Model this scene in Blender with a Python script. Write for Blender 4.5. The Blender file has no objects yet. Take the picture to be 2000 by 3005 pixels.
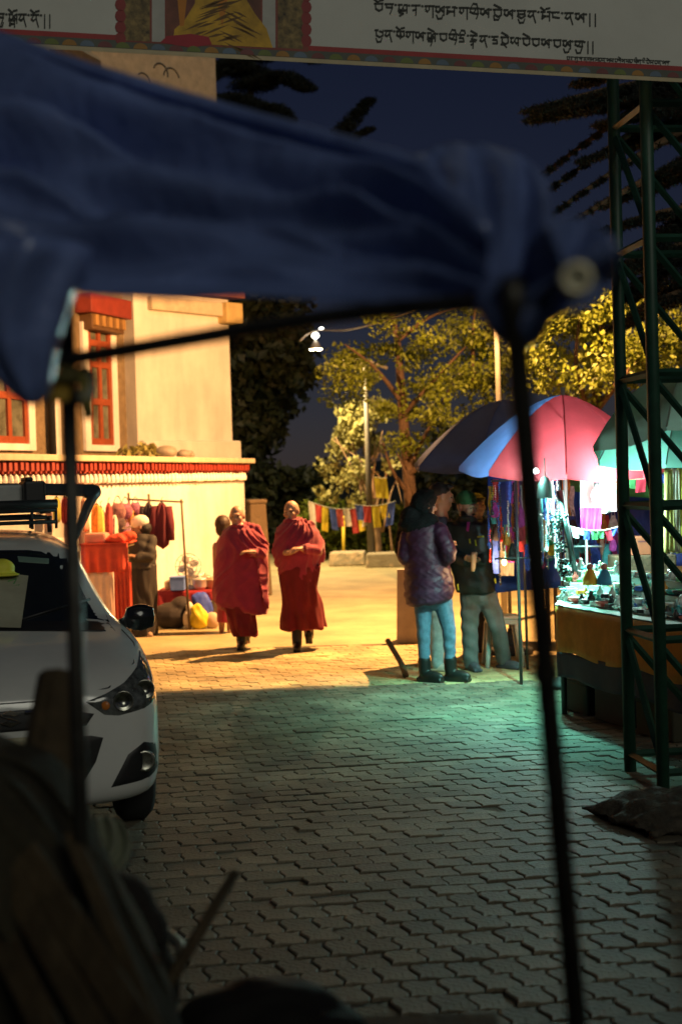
import bpy, bmesh, math, random
import numpy as np
from mathutils import Vector, Matrix, Euler, noise as mnoise
from mathutils.bvhtree import BVHTree
random.seed(7); np.random.seed(7)
SC = bpy.context.scene
COL = SC.collection
# ---------------------------------------------------------------- camera
FPX = 50.0 / 36.0 * 3005.0          # focal length in photograph pixels
CAM = Vector((0, 0, 1.75)); PITCH = 0.0217; ROLL = 0.030
_F = Vector((0, math.cos(PITCH), -math.sin(PITCH)))
_R0 = Vector((1, 0, 0)); _U0 = Vector((0, math.sin(PITCH), math.cos(PITCH)))
_R = _R0 * math.cos(ROLL) - _U0 * math.sin(ROLL)
_U = _U0 * math.cos(ROLL) + _R0 * math.sin(ROLL)
cd = bpy.data.cameras.new('camera'); cam = bpy.data.objects.new('camera', cd); COL.objects.link(cam)
cam.matrix_world = Matrix(((_R.x, _U.x, -_F.x, CAM.x), (_R.y, _U.y, -_F.y, CAM.y), (_R.z, _U.z, -_F.z, CAM.z), (0, 0, 0, 1)))
cd.sensor_fit = 'VERTICAL'; cd.sensor_height = 36; cd.sensor_width = 24; cd.lens = 50
cd.clip_start = 0.05; cd.clip_end = 2000
cd.dof.use_dof = True; cd.dof.focus_distance = 8.6; cd.dof.aperture_fstop = 2.5; cd.dof.aperture_blades = 0
SC.camera = cam
# ---------------------------------------------------------------- night sky, faint glow of the town behind
w = bpy.data.worlds.new('World'); SC.world = w; w.use_nodes = True
nt = w.node_tree; bg = nt.nodes['Background']
sky = nt.nodes.new('ShaderNodeTexSky'); sky.sky_type = 'NISHITA'; sky.sun_disc = False
sky.sun_elevation = math.radians(26.0); sky.sun_rotation = math.radians(155); sky.ozone_density = 3.0; sky.air_density = 1.0; sky.dust_density = 0.2
tint = nt.nodes.new('ShaderNodeMix'); tint.data_type = 'RGBA'; tint.blend_type = 'MULTIPLY'; tint.inputs[0].default_value = 1.0; tint.inputs[7].default_value = (.92, .74, 1.02, 1)
nt.links.new(sky.outputs[0], tint.inputs[6]); nt.links.new(tint.outputs[2], bg.inputs['Color']); bg.inputs['Strength'].default_value = 0.0042   # moonlit night sky
sd = bpy.data.lights.new('town_glow', 'SUN'); sd.energy = 0.48; sd.angle = math.radians(25); sd.color = (1.0, 0.98, 0.80)  # weak wide sun standing in for the town lights behind the viewpoint
so = bpy.data.objects.new('town_glow', sd); COL.objects.link(so)
so.rotation_euler = Vector((-0.38, 0.85, -0.45)).to_track_quat('-Z', 'Y').to_euler()
SODIUM_W = 6700.0; STALL_W = 440.0; CABLE_W = 2300.0     # lit street lamp and stall bulb, in watts
SC.view_settings.view_transform = 'Standard'; SC.view_settings.look = 'None'
SC.view_settings.exposure = 0.0; SC.view_settings.gamma = 1.0
SC.render.engine = 'CYCLES'
SC.cycles.use_denoising = True
SC.cycles.max_bounces = 7; SC.cycles.transparent_max_bounces = 12; SC.cycles.sample_clamp_indirect = 6.0
# ---------------------------------------------------------------- helpers
def ray(px, py):
    return (_F + _R * ((px - 1000) / FPX) + _U * ((1502.5 - py) / FPX))
def P(px, py, Y):
    d = ray(px, py); return CAM + d * ((Y - CAM.y) / d.y)
def G(px, py, z=0.0):
    d = ray(px, py); return CAM + d * ((z - CAM.z) / d.z)
def V(*a): return Vector(a)

MATS = {}
def mat(name, col, rough=0.65, metal=0.0, var=0.18, scale=6.0, bump=0.0, bscale=60.0, trans=0.0, emit=0.0, spec=0.4, coat=0.0, col2=None, sheen=0.0):
    if name in MATS: return MATS[name]
    m = bpy.data.materials.new(name); m.use_nodes = True; n = m.node_tree; L = n.links
    p = n.nodes['Principled BSDF']; out = n.nodes['Material Output']
    tc = n.nodes.new('ShaderNodeTexCoord')
    ns = n.nodes.new('ShaderNodeTexNoise'); ns.inputs['Scale'].default_value = scale; ns.inputs['Detail'].default_value = 5; ns.inputs['Roughness'].default_value = 0.62
    L.new(tc.outputs['Object'], ns.inputs['Vector'])
    rp = n.nodes.new('ShaderNodeValToRGB'); rp.color_ramp.elements[0].position = 0.28; rp.color_ramp.elements[1].position = 0.72
    c = col
    c2 = col2 if col2 else tuple(min(1, x * (1 + var)) for x in c)
    rp.color_ramp.elements[0].color = tuple(x * (1 - var) for x in c) + (1,); rp.color_ramp.elements[1].color = tuple(c2) + (1,)
    L.new(ns.outputs['Fac'], rp.inputs['Fac']); L.new(rp.outputs['Color'], p.inputs['Base Color'])
    p.inputs['Roughness'].default_value = rough; p.inputs['Metallic'].default_value = metal
    p.inputs['Specular IOR Level'].default_value = spec
    p.inputs['Coat Weight'].default_value = coat; p.inputs['Coat Roughness'].default_value = 0.05
    p.inputs['Sheen Weight'].default_value = sheen
    if bump:
        n2 = n.nodes.new('ShaderNodeTexNoise'); n2.inputs['Scale'].default_value = bscale; n2.inputs['Detail'].default_value = 4
        L.new(tc.outputs['Object'], n2.inputs['Vector'])
        b = n.nodes.new('ShaderNodeBump'); b.inputs['Strength'].default_value = bump; b.inputs['Distance'].default_value = 0.02
        L.new(n2.outputs['Fac'], b.inputs['Height']); L.new(b.outputs['Normal'], p.inputs['Normal'])
    if emit:
        p.inputs['Emission Color'].default_value = tuple(col) + (1,); p.inputs['Emission Strength'].default_value = emit
    if trans:
        t = n.nodes.new('ShaderNodeBsdfTranslucent'); L.new(rp.outputs['Color'], t.inputs['Color'])
        mx = n.nodes.new('ShaderNodeMixShader'); mx.inputs[0].default_value = trans
        L.new(p.outputs[0], mx.inputs[1]); L.new(t.outputs[0], mx.inputs[2]); L.new(mx.outputs[0], out.inputs['Surface'])
    MATS[name] = m; return m

def glass_mat(name, tint=(0.25, 0.3, 0.3), rough=0.02):
    if name in MATS: return MATS[name]
    m = bpy.data.materials.new(name); m.use_nodes = True; n = m.node_tree; L = n.links
    for x in list(n.nodes):
        if x.type == 'BSDF_PRINCIPLED': n.nodes.remove(x)
    out = n.nodes['Material Output']
    t = n.nodes.new('ShaderNodeBsdfTransparent'); t.inputs[0].default_value = tint + (1,)
    g = n.nodes.new('ShaderNodeBsdfGlossy'); g.inputs['Roughness'].default_value = rough
    f = n.nodes.new('ShaderNodeFresnel'); f.inputs['IOR'].default_value = 1.45
    mx = n.nodes.new('ShaderNodeMixShader'); L.new(f.outputs[0], mx.inputs[0]); L.new(t.outputs[0], mx.inputs[1]); L.new(g.outputs[0], mx.inputs[2])
    L.new(mx.outputs[0], out.inputs['Surface']); MATS[name] = m; return m

def tag(o, label=None, cat=None, group=None, kind=None):
    if label: o['label'] = label
    if cat: o['category'] = cat
    if group: o['group'] = group
    if kind: o['kind'] = kind
    return o
def empty(name, loc=(0, 0, 0), label=None, cat=None, group=None, rz=0.0):
    o = bpy.data.objects.new(name, None); COL.objects.link(o); o.location = loc; o.rotation_euler.z = rz; o.empty_display_size = 0.1
    tag(o, label, cat, group); return o
def link(name, me, m=None, parent=None, smooth=False):
    o = bpy.data.objects.new(name, me); COL.objects.link(o)
    if m is not None and not me.materials: me.materials.append(m)
    if smooth: me.polygons.foreach_set('use_smooth', [True] * len(me.polygons))
    if parent: o.parent = parent
    return o
def copy_tree(o, parent=None):
    c = o.copy(); COL.objects.link(c); c.parent = parent
    for ch in o.children: copy_tree(ch, c)
    return c

def world_loc(o):
    p = V(0, 0, 0)
    while o is not None: p += o.location; o = o.parent
    return p
class MB:
    """collects shapes into one mesh"""
    def __init__(s): s.v = []; s.f = []; s.mi = []; s.cur = 0
    def add(s, vs, fs):
        b = len(s.v); s.v += [tuple(x) for x in vs]
        for f in fs: s.f.append(tuple(i + b for i in f)); s.mi.append(s.cur)
        return s
    def box(s, c, d, R=None, taper=1.0):
        x, y, z = d[0] / 2, d[1] / 2, d[2] / 2; t = taper
        vs = [V(-x, -y, -z), V(x, -y, -z), V(x, y, -z), V(-x, y, -z), V(-x * t, -y * t, z), V(x * t, -y * t, z), V(x * t, y * t, z), V(-x * t, y * t, z)]
        if R is not None: vs = [R @ v for v in vs]
        c = Vector(c); return s.add([v + c for v in vs], [(0, 3, 2, 1), (4, 5, 6, 7), (0, 1, 5, 4), (1, 2, 6, 5), (2, 3, 7, 6), (3, 0, 4, 7)])
    def tube(s, pts, r, n=8, cap=True):
        pts = [Vector(p) for p in pts]; rs = r if isinstance(r, (list, tuple)) else [r] * len(pts)
        vs = []; fs = []; prev = None
        for i, p in enumerate(pts):
            t = (pts[min(i + 1, len(pts) - 1)] - pts[max(i - 1, 0)])
            if t.length < 1e-9: t = V(0, 0, 1)
            t.normalize()
            if prev is None:
                a = t.cross(V(0, 0, 1))
                if a.length < 1e-3: a = t.cross(V(1, 0, 0))
            else: a = prev - t * prev.dot(t)
            a.normalize(); prev = a; b = t.cross(a)
            for k in range(n):
                q = 2 * math.pi * k / n; vs.append(p + (a * math.cos(q) + b * math.sin(q)) * rs[i])
        m = len(pts)
        for i in range(m - 1):
            for k in range(n):
                fs.append((i * n + k, i * n + (k + 1) % n, (i + 1) * n + (k + 1) % n, (i + 1) * n + k))
        if cap: fs.append(tuple(range(n - 1, -1, -1))); fs.append(tuple((m - 1) * n + k for k in range(n)))
        return s.add(vs, fs)
    def ell(s, c, r, R=None, nu=12, nv=8):
        c = Vector(c); vs = []; fs = []
        if not isinstance(r, (tuple, list)): r = (r, r, r)
        vs.append(V(0, 0, r[2]))
        for j in range(1, nv):
            a = math.pi * j / nv
            for i in range(nu):
                b = 2 * math.pi * i / nu; vs.append(V(r[0] * math.sin(a) * math.cos(b), r[1] * math.sin(a) * math.sin(b), r[2] * math.cos(a)))
        vs.append(V(0, 0, -r[2])); L = len(vs) - 1
        for i in range(nu): fs.append((0, 1 + i, 1 + (i + 1) % nu)); fs.append((L, L - nu + (i + 1) % nu, L - nu + i))
        for j in range(nv - 2):
            for i in range(nu):
                fs.append((1 + j * nu + i, 1 + (j + 1) * nu + i, 1 + (j + 1) * nu + (i + 1) % nu, 1 + j * nu + (i + 1) % nu))
        if R is not None: vs = [R @ v for v in vs]
        return s.add([v + c for v in vs], fs)
    def cap(s, p0, p1, r0, r1, n=10):
        p0 = Vector(p0); p1 = Vector(p1); s.tube([p0, p1], [r0, r1], n); s.ell(p0, r0, None, n, 6); s.ell(p1, r1, None, n, 6); return s
    def lathe(s, c, prof, n=16, R=None):
        c = Vector(c); vs = []; fs = []
        for (r, z) in prof:
            for k in range(n):
                q = 2 * math.pi * k / n; v = V(r * math.cos(q), r * math.sin(q), z); vs.append((R @ v if R is not None else v) + c)
        for i in range(len(prof) - 1):
            for k in range(n): fs.append((i * n + k, i * n + (k + 1) % n, (i + 1) * n + (k + 1) % n, (i + 1) * n + k))
        fs.append(tuple(range(n - 1, -1, -1))); fs.append(tuple((len(prof) - 1) * n + k for k in range(n)))
        return s.add(vs, fs)
    def rings(s, rs, close=True, cap=True):
        n = len(rs[0]); vs = [p for r in rs for p in r]; fs = []
        for i in range(len(rs) - 1):
            for k in range(n if close else n - 1):
                fs.append((i * n + k, i * n + (k + 1) % n, (i + 1) * n + (k + 1) % n, (i + 1) * n + k))
        if cap: fs.append(tuple(range(n - 1, -1, -1))); fs.append(tuple((len(rs) - 1) * n + k for k in range(n)))
        return s.add(vs, fs)
    def grid(s, rows): return s.rings(rows, close=False, cap=False)
    def prism(s, poly, off):
        off = Vector(off); n = len(poly); a = [Vector(p) for p in poly]; b = [p + off for p in a]
        fs = [tuple(range(n - 1, -1, -1)), tuple(range(n, 2 * n))] + [(i, (i + 1) % n, n + (i + 1) % n, n + i) for i in range(n)]
        return s.add(a + b, fs)
    def mesh(s, name, mats=None, origin=None):
        me = bpy.data.meshes.new(name); o = Vector(origin) if origin is not None else V(0, 0, 0)
        me.from_pydata([tuple(Vector(v) - o) for v in s.v] if origin is not None else s.v, [], s.f)
        if mats is not None:
            for m in (mats if isinstance(mats, (list, tuple)) else [mats]): me.materials.append(m)
            if isinstance(mats, (list, tuple)): me.polygons.foreach_set('material_index', s.mi)
        me.update(); return me
    def build(s, name, m, parent=None, smooth=False, origin=None, bevel=0.0, solid=0.0, sub=0):
        """origin: world point that becomes the object's own origin (top-level); parts give their parent's origin"""
        if parent is not None and origin is None: origin = world_loc(parent)
        top = parent is None
        me = s.mesh(name, m, origin); o = link(name, me, None, parent, smooth)
        if top and origin is not None: o.location = origin
        if bevel or solid or sub:
            if solid:
                d = o.modifiers.new('solid', 'SOLIDIFY'); d.thickness = solid; d.offset = 0
            if bevel:
                d = o.modifiers.new('bevel', 'BEVEL'); d.width = bevel; d.segments = 2; d.limit_method = 'ANGLE'
            if sub:
                d = o.modifiers.new('sub', 'SUBSURF'); d.levels = sub; d.render_levels = sub
        return o

def remesh(mb, voxel=0.01, smooth=6, factor=0.5):
    me = mb.mesh('tmp'); o = bpy.data.objects.new('tmp', me); COL.objects.link(o)
    d = o.modifiers.new('r', 'REMESH'); d.mode = 'VOXEL'; d.voxel_size = voxel; d.use_smooth_shade = True
    if smooth:
        e = o.modifiers.new('s', 'SMOOTH'); e.iterations = smooth; e.factor = factor
    dg = bpy.context.evaluated_depsgraph_get()
    r = bpy.data.meshes.new_from_object(o.evaluated_get(dg)); bpy.data.objects.remove(o); bpy.data.meshes.remove(me)
    return r
def rbuild(mb, name, m, parent=None, voxel=0.01, smooth=6, origin=None, disp=None, factor=0.5):
    me = remesh(mb, voxel, smooth, factor); me.name = name
    o0 = Vector(origin) if origin is not None else (world_loc(parent) if parent else V(0, 0, 0))
    n = len(me.vertices); co = np.empty(n * 3, dtype=np.float32); me.vertices.foreach_get('co', co)
    if disp:
        no = np.empty(n * 3, dtype=np.float32); me.vertices.foreach_get('normal', no)
        c3 = co.reshape(-1, 3); c3 += no.reshape(-1, 3) * disp(c3)[:, None]; co = c3.reshape(-1)
    co = (co.reshape(-1, 3) - np.array(o0, dtype=np.float32)).reshape(-1)
    me.vertices.foreach_set('co', co); me.update()
    me.materials.clear(); me.materials.append(m)
    o = link(name, me, None, parent, True)
    if parent is None: o.location = o0
    return o
def bez(pts, n=8):
    """Catmull-Rom through pts"""
    pts = [Vector(p) for p in pts]; q = [pts[0]] + pts + [pts[-1]]; out = []
    for i in range(1, len(q) - 2):
        for k in range(n):
            t = k / n; a, b, c, d = q[i - 1], q[i], q[i + 1], q[i + 2]
            out.append(0.5 * ((2 * b) + (c - a) * t + (2 * a - 5 * b + 4 * c - d) * t * t + (3 * b - a - 3 * c + d) * t ** 3))
    out.append(pts[-1]); return out
def nz(x, y=0.0, z=0.0): return mnoise.noise(V(x, y, z))
def rotz(a): return Matrix.Rotation(a, 3, 'Z')
def rotx(a): return Matrix.Rotation(a, 3, 'X')
def roty(a): return Matrix.Rotation(a, 3, 'Y')
# ================================================================ ground, road, paving
m_sand = mat('bed_sand', (0.085, 0.072, 0.045), 0.95, var=.5, scale=3, bump=0.6, bscale=60)
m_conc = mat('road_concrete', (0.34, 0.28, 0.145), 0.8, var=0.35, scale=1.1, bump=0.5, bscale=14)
m_paver = mat('paver_concrete', (0.150, 0.130, 0.090), 0.7, var=0.4, scale=2.2, bump=0.35, bscale=50)
def per_piece(m, lo=.72, hi=1.25):
    n = m.node_tree; L = n.links; p = n.nodes['Principled BSDF']; src = p.inputs['Base Color'].links[0].from_socket
    gi = n.nodes.new('ShaderNodeNewGeometry'); mr = n.nodes.new('ShaderNodeMapRange'); mr.inputs['To Min'].default_value = lo; mr.inputs['To Max'].default_value = hi
    L.new(gi.outputs['Random Per Island'], mr.inputs['Value'])
    oi = n.nodes.new('ShaderNodeObjectInfo'); m2 = n.nodes.new('ShaderNodeMapRange'); m2.inputs['To Min'].default_value = lo; m2.inputs['To Max'].default_value = hi; L.new(oi.outputs['Random'], m2.inputs['Value'])
    big = n.nodes.new('ShaderNodeTexNoise'); big.inputs['Scale'].default_value = 1.1; big.inputs['Detail'].default_value = 6; L.new(gi.outputs['Position'], big.inputs['Vector'])
    m3 = n.nodes.new('ShaderNodeMapRange'); m3.inputs['From Min'].default_value = .3; m3.inputs['From Max'].default_value = .7; m3.inputs['To Min'].default_value = .62; m3.inputs['To Max'].default_value = 1.2; L.new(big.outputs['Fac'], m3.inputs['Value'])
    a = n.nodes.new('ShaderNodeMath'); a.operation = 'MULTIPLY'; L.new(mr.outputs[0], a.inputs[0]); L.new(m3.outputs[0], a.inputs[1])
    b_ = n.nodes.new('ShaderNodeMath'); b_.operation = 'MULTIPLY'; L.new(a.outputs[0], b_.inputs[0]); L.new(m2.outputs[0], b_.inputs[1])
    v = n.nodes.new('ShaderNodeVectorMath'); v.operation = 'SCALE'; L.new(src, v.inputs[0]); L.new(b_.outputs[0], v.inputs['Scale']); L.new(v.outputs[0], p.inputs['Base Color'])
per_piece(m_paver)
m_earth = mat('earth', (0.05, 0.045, 0.035), 0.95, bump=0.6, bscale=8)
g = MB(); g.add([(-600, -60, -0.03), (600, -60, -0.03), (600, 900, -0.03), (-600, 900, -0.03)], [(0, 1, 2, 3)])
tag(g.build('ground', m_earth), kind='structure')
# worn far road: a slightly wavy sheet that begins behind the paving
RD = MB(); rows = []
for j in range(90):
    y = 15.05 + (j / 89) ** 1.5 * 60
    rows.append([V(-14 + 28 * i / 60, y, 0.004 + 0.010 * nz((-14 + 28 * i / 60) * 0.7, y * 1.1) - 0.010 * (y < 15.3)) for i in range(61)])
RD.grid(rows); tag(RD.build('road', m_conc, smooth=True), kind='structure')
PV = MB(); PV.add([(-7, -2, -0.009), (7, -2, -0.009), (7, 15.25, -0.009), (-7, 15.25, -0.009)], [(0, 1, 2, 3)])
pave = tag(PV.build('pavement', m_sand), kind='structure')
def paver_ring(w, d, c, gap):
    e = [(0, 0), (.25, 1), (.5, 0), (.75, -1), (1, 0)]
    p = []
    for t, s in e[:-1]: p.append((t * w, s * c))
    for t, s in e[:-1]: p.append((w + s * c, t * d))
    for t, s in reversed(e[1:]): p.append((t * w, d + s * c))
    for t, s in reversed(e[1:]): p.append((s * c, t * d))
    cx, cy = w / 2, d / 2
    def ins(g): 
        out = []
        for x, y in p:
            out.append(((x - cx) * (1 - 2 * g / w), (y - cy) * (1 - 2 * g / d)))
        return out
    return ins(gap), ins(gap + 0.006)
def paver_mb(w, d, c, gap):
    a, b = paver_ring(w, d, c, gap); mb = MB()
    lo = [V(x, y, -0.05) for x, y in a]; mid = [V(x, y, -0.004) for x, y in a]; top = [V(x, y, 0) for x, y in b]
    n = len(a); mb.add(lo + mid + top, [(i, (i + 1) % n, n + (i + 1) % n, n + i) for i in range(n)] + [(n + i, n + (i + 1) % n, 2 * n + (i + 1) % n, 2 * n + i) for i in range(n)] + [tuple(range(2 * n, 3 * n))])
    return mb
PA, PB = paver_mb(0.170, 0.138, 0.009, 0.0026), paver_mb(0.132, 0.160, 0.012, 0.0038)
meA, meB = PA.mesh('paver', m_paver), PB.mesh('paver', m_paver)
th = math.radians(9.0); ex = V(math.cos(th), math.sin(th), 0); ey = V(-math.sin(th), math.cos(th), 0)
spots = []
# near band (smaller stones) ends at y'=5.85, a groove crosses at y'=8.5
for (w, d, me, mbk, y0, y1) in ((0.132, 0.160, meB, PB, 2.6, 5.81), (0.170, 0.138, meA, PA, 5.81, 8.575), (0.170, 0.138, meA, PA, 8.605, 15.6)):
    j = 0; y = y0
    while y + d <= y1 + 1e-6:
        off = (j % 2) * w / 2
        i0 = int(-5.0 / w); i1 = int(5.5 / w)
        for i in range(i0, i1):
            c = ex * (i * w + off) + ey * (y + d / 2)
            if c.y > 15.1 or c.y < 2.6: continue
            spots.append((c, me, mbk))
        y += d; j += 1
def vis(c):
    q = c - CAM; z = q.dot(_F)
    if z < 1: return False
    px = 1000 + q.dot(_R) / z * FPX; py = 1502.5 - q.dot(_U) / z * FPX
    return -30 < px < 2030 and py < 3020 and not (px < 470 and py > 2250) and not (px < 360)
viss = sorted([s for s in spots if vis(s[0])], key=lambda s: (s[0] - CAM).length)
near = viss[:300]; nid = set(id(s) for s in near)
for c, me, mbk in near:
    o = link('paver', me, None, pave); o.location = c + V(0, 0, random.gauss(0, 0.0030) - (.003 if random.random() < .05 else 0)); o.rotation_euler = (random.gauss(0, .016), random.gauss(0, .016), th + random.gauss(0, .010))
m_spaver = mat('lit_sandy_paver', (0.38, 0.30, 0.15), 0.8, var=0.3, scale=2.2, bump=0.3, bscale=50); per_piece(m_spaver, .88, 1.12)  # sandy, and paler where the lamp pool falls: its light is in the colour
F = MB(); F2 = MB()
for s in spots:
    if id(s) in nid: continue
    c, me, mbk = s
    if abs(c.x) > 4.6: continue
    R = Euler((random.gauss(0, .015), random.gauss(0, .015), th + random.gauss(0, .009))).to_matrix(); z = V(c.x, c.y, random.gauss(0, 0.0018))
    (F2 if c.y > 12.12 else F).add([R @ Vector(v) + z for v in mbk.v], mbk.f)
tag(F.build('paver_field', m_paver, pave), kind='stuff'); tag(F2.build('lit_sandy_paver_field', m_spaver, pave), kind='stuff')
# unseen wall added behind the viewpoint to keep the town glow off the nearest paving
b = MB(); b.box((0.5, -1.75, 1.35), (13, .3, 2.7)); b.box((0.5, -1.55, 2.76), (13.4, .9, .12)); tag(b.build('unseen_shade_wall', mat('shade_wall_plaster', (.35, .32, .28), .9)), kind='structure')
# dark hill far behind
H = MB(); rows = []
for j in range(14):
    y = 70 + j * 14; rows.append([V(-160 + 8 * i, y, -0.5 + (1.2 + 5 * (j / 13)) * (0.75 + 0.5 * nz(i * .21, j * .23)) * min(1, j / 3)) for i in range(41)])
H.grid(rows); tag(H.build('hill', mat('hill_forest', (0.02, 0.026, 0.018), 0.95), smooth=True), kind='structure')

# ================================================================ white road wall with Tibetan cornice
m_white = mat('whitewash', (0.74, 0.70, 0.64), 0.85, var=0.16, scale=1.3, bump=0.35, bscale=14)
def streaks(m, k=.35):
    n = m.node_tree; L = n.links; p = n.nodes['Principled BSDF']; src = p.inputs['Base Color'].links[0].from_socket
    gi = n.nodes.new('ShaderNodeNewGeometry'); mp = n.nodes.new('ShaderNodeMapping'); mp.inputs['Scale'].default_value = (2.2, 2.2, .5); L.new(gi.outputs['Position'], mp.inputs['Vector'])
    t = n.nodes.new('ShaderNodeTexNoise'); t.inputs['Scale'].default_value = 1.6; t.inputs['Detail'].default_value = 7; L.new(mp.outputs[0], t.inputs['Vector'])
    r = n.nodes.new('ShaderNodeMapRange'); r.inputs['From Min'].default_value = .35; r.inputs['From Max'].default_value = .62; r.inputs['To Min'].default_value = 1 - k; r.inputs['To Max'].default_value = 1.0; L.new(t.outputs['Fac'], r.inputs['Value'])
    v = n.nodes.new('ShaderNodeVectorMath'); v.operation = 'SCALE'; L.new(src, v.inputs[0]); L.new(r.outputs[0], v.inputs['Scale']); L.new(v.outputs[0], p.inputs['Base Color'])
streaks(m_white, .16)
m_bwall = mat('building_plaster', (0.60, 0.56, 0.49), 0.85, var=0.12, scale=1.1, bump=0.3, bscale=12); streaks(m_bwall, .15)
m_red = mat('cornice_red', (0.26, 0.032, 0.02), 0.6, var=0.2)
m_dkred = mat('dark_red_timber', (0.12, 0.02, 0.014), 0.6)
m_cream = mat('cream_stone', (0.46, 0.38, 0.26), 0.8)
A = P(-120, 1800, 13.7); A.z = 0; B_ = P(728, 1800, 21.5); B_.z = 0
wd = (B_ - A).normalized(); wn = V(wd.y, -wd.x, 0)          # wn points to the road
wl = (B_ - A).length
def WP(s, d, z): return A + wd * s + wn * d + V(0, 0, z)
def wbox(mb, s0, s1, d0, d1, z0, z1):
    p = [WP(s0, d0, 0), WP(s1, d0, 0), WP(s1, d1, 0), WP(s0, d1, 0)]
    mb.add([q + V(0, 0, z0) for q in p] + [q + V(0, 0, z1) for q in p], [(0, 3, 2, 1), (4, 5, 6, 7), (0, 1, 5, 4), (1, 2, 6, 5), (2, 3, 7, 6), (3, 0, 4, 7)])
wall = empty('boundary_wall', WP(wl / 2, 0, 0), 'white boundary wall with red and white carved cornice along the road', 'wall')
b = MB(); wbox(b, 0, wl, -0.35, 0, 0, 1.80); b.build('masonry', m_white, wall)
b = MB(); wbox(b, -.05, wl + .06, -0.40, 0.17, 2.06, 2.13); b.build('coping', m_cream, wall, bevel=.01)
b = MB(); wbox(b, 0, wl, -0.35, 0.03, 1.802, 2.058); b.build('cornice_board', m_dkred, wall)
nb = int(wl / 0.115)
b1 = MB(); wbox(b1, 0.0, 0.062, 0.032, 0.13, 1.955, 2.045); b2 = MB()
b2.lathe((0, 0, 0), [(0.001, -0.062), (0.028, -0.05), (0.036, -0.01), (0.030, 0.035), (0.012, 0.055)], 10)
mb1 = b1.mesh('b', m_red, WP(0, 0, 0)); mb2 = b2.mesh('b', mat('cornice_white', (0.82, 0.78, 0.68), 0.6))
mb3 = MB(); wbox(mb3, 0.0, 0.05, 0.032, 0.085, 1.925, 1.953); mb3 = mb3.mesh('b', m_red, WP(0, 0, 0))
for i in range(nb):
    s = 0.03 + i * 0.115
    o = link('cornice_block', mb1, None, wall); o.location = WP(s + random.gauss(0, .004), random.gauss(0, .004), 0) - wall.location; o.scale.z = random.gauss(1, .0025)
    o = link('cornice_block', mb3, None, wall); o.location = WP(s + .057, 0, 0) - wall.location
    o = link('cornice_petal', mb2, None, wall); o.scale = (random.gauss(1, .10), random.gauss(1, .1), random.gauss(1, .07)); o.rotation_euler = (random.gauss(0, .05), random.gauss(0, .05), 0); o.location = WP(s + .03, 0.055, 1.865) - wall.location
# stones and leaves lying on the wall top
for k, (px, py, r) in enumerate(((485, 1345, .16), (540, 1343, .12), (556, 1340, .10))):
    d = ray(px, py); t = ((WP(0, -.15, 0) - CAM).dot(wn)) / d.dot(wn); p = CAM + d * t; p.z = 2.13 + r * .45
    mb = MB(); mb.ell(p, (r, r * .8, r * .55), rotz(k), 9, 7)
    mb.v = [tuple(Vector(v) + V(1, 1, 1) * 0.025 * nz(v[0] * 9, v[1] * 9, v[2] * 9)) for v in mb.v]
    mb.build('stone', mat('stone_grey', (.2, .17, .13)), origin=(p.x, p.y, 2.13), smooth=True)
    tag(bpy.data.objects[-1] if False else COL.objects[-1], ['rough brown stone lying on the wall coping beside leaves', 'pale stone lying on the wall coping', 'small stone nearest the wall end on the coping'][k], 'stone')

# ================================================================ building behind the wall
bld = empty('white_building', P(400, 1400, 23.6) * 1.0, 'white Tibetan style building with red window frames behind the wall', 'building')
bld.location.z = 0
m_stone = mat('rough_stone_wall', (0.19, 0.135, 0.075), 0.9, var=0.3, scale=9, bump=0.8, bscale=24)
m_ochre = mat('window_red_timber', (0.25, 0.055, 0.02), 0.55)
# projecting white bay: two corners, seen at an angle
C0 = P(405, 1300, 22.9); C1 = P(682, 1300, 24.6); C0.z = C1.z = 0
bd = (C1 - C0).normalized(); bn = V(bd.y, -bd.x, 0)
def BP(s, d, z): return C0 + bd * s + bn * d + V(0, 0, z)
def bbox(mb, s0, s1, d0, d1, z0, z1):
    p = [BP(s0, d0, 0), BP(s1, d0, 0), BP(s1, d1, 0), BP(s0, d1, 0)]
    mb.add([q + V(0, 0, z0) for q in p] + [q + V(0, 0, z1) for q in p], [(0, 3, 2, 1), (4, 5, 6, 7), (0, 1, 5, 4), (1, 2, 6, 5), (2, 3, 7, 6), (3, 0, 4, 7)])
bl = (C1 - C0).length
b = MB(); bbox(b, 0, bl, -4.5, 0, 0, 4.94); b.build('bay_wall', m_bwall, bld)
b = MB(); bbox(b, 0.02, bl + .10, -4.5, 0.12, 1.2, 2.50); b.build('plinth', m_bwall, bld, bevel=.03)
b = MB(); bbox(b, .30, bl - .25, .0, .12, 4.62, 4.85); b.build('beam_band', m_cream, bld, bevel=.015)
b = MB(); bbox(b, bl - .26, bl + .14, -.3, .22, 4.50, 4.86); b.build('bracket', mat('bracket_ochre', (.42, .30, .12), .7), bld, bevel=.02)
b = MB(); bbox(b, -.05, bl + .16, -4.5, .26, 4.945, 5.08); b.build('eave', mat('eave_brown', (.22, .07, .035), .7), bld, bevel=.015)
b = MB(); bbox(b, -.12, bl + .22, -4.5, .32, 5.085, 5.14); b.build('eave_cap', m_cream, bld, bevel=.01)
b = MB(); bbox(b, -6, bl - .02, -5, -.10, 5.145, 10.2); b.build('upper_wall', mat('upper_wall_beige', (.56, .47, .32), .85, bump=.1), bld)
b = MB()
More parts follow.
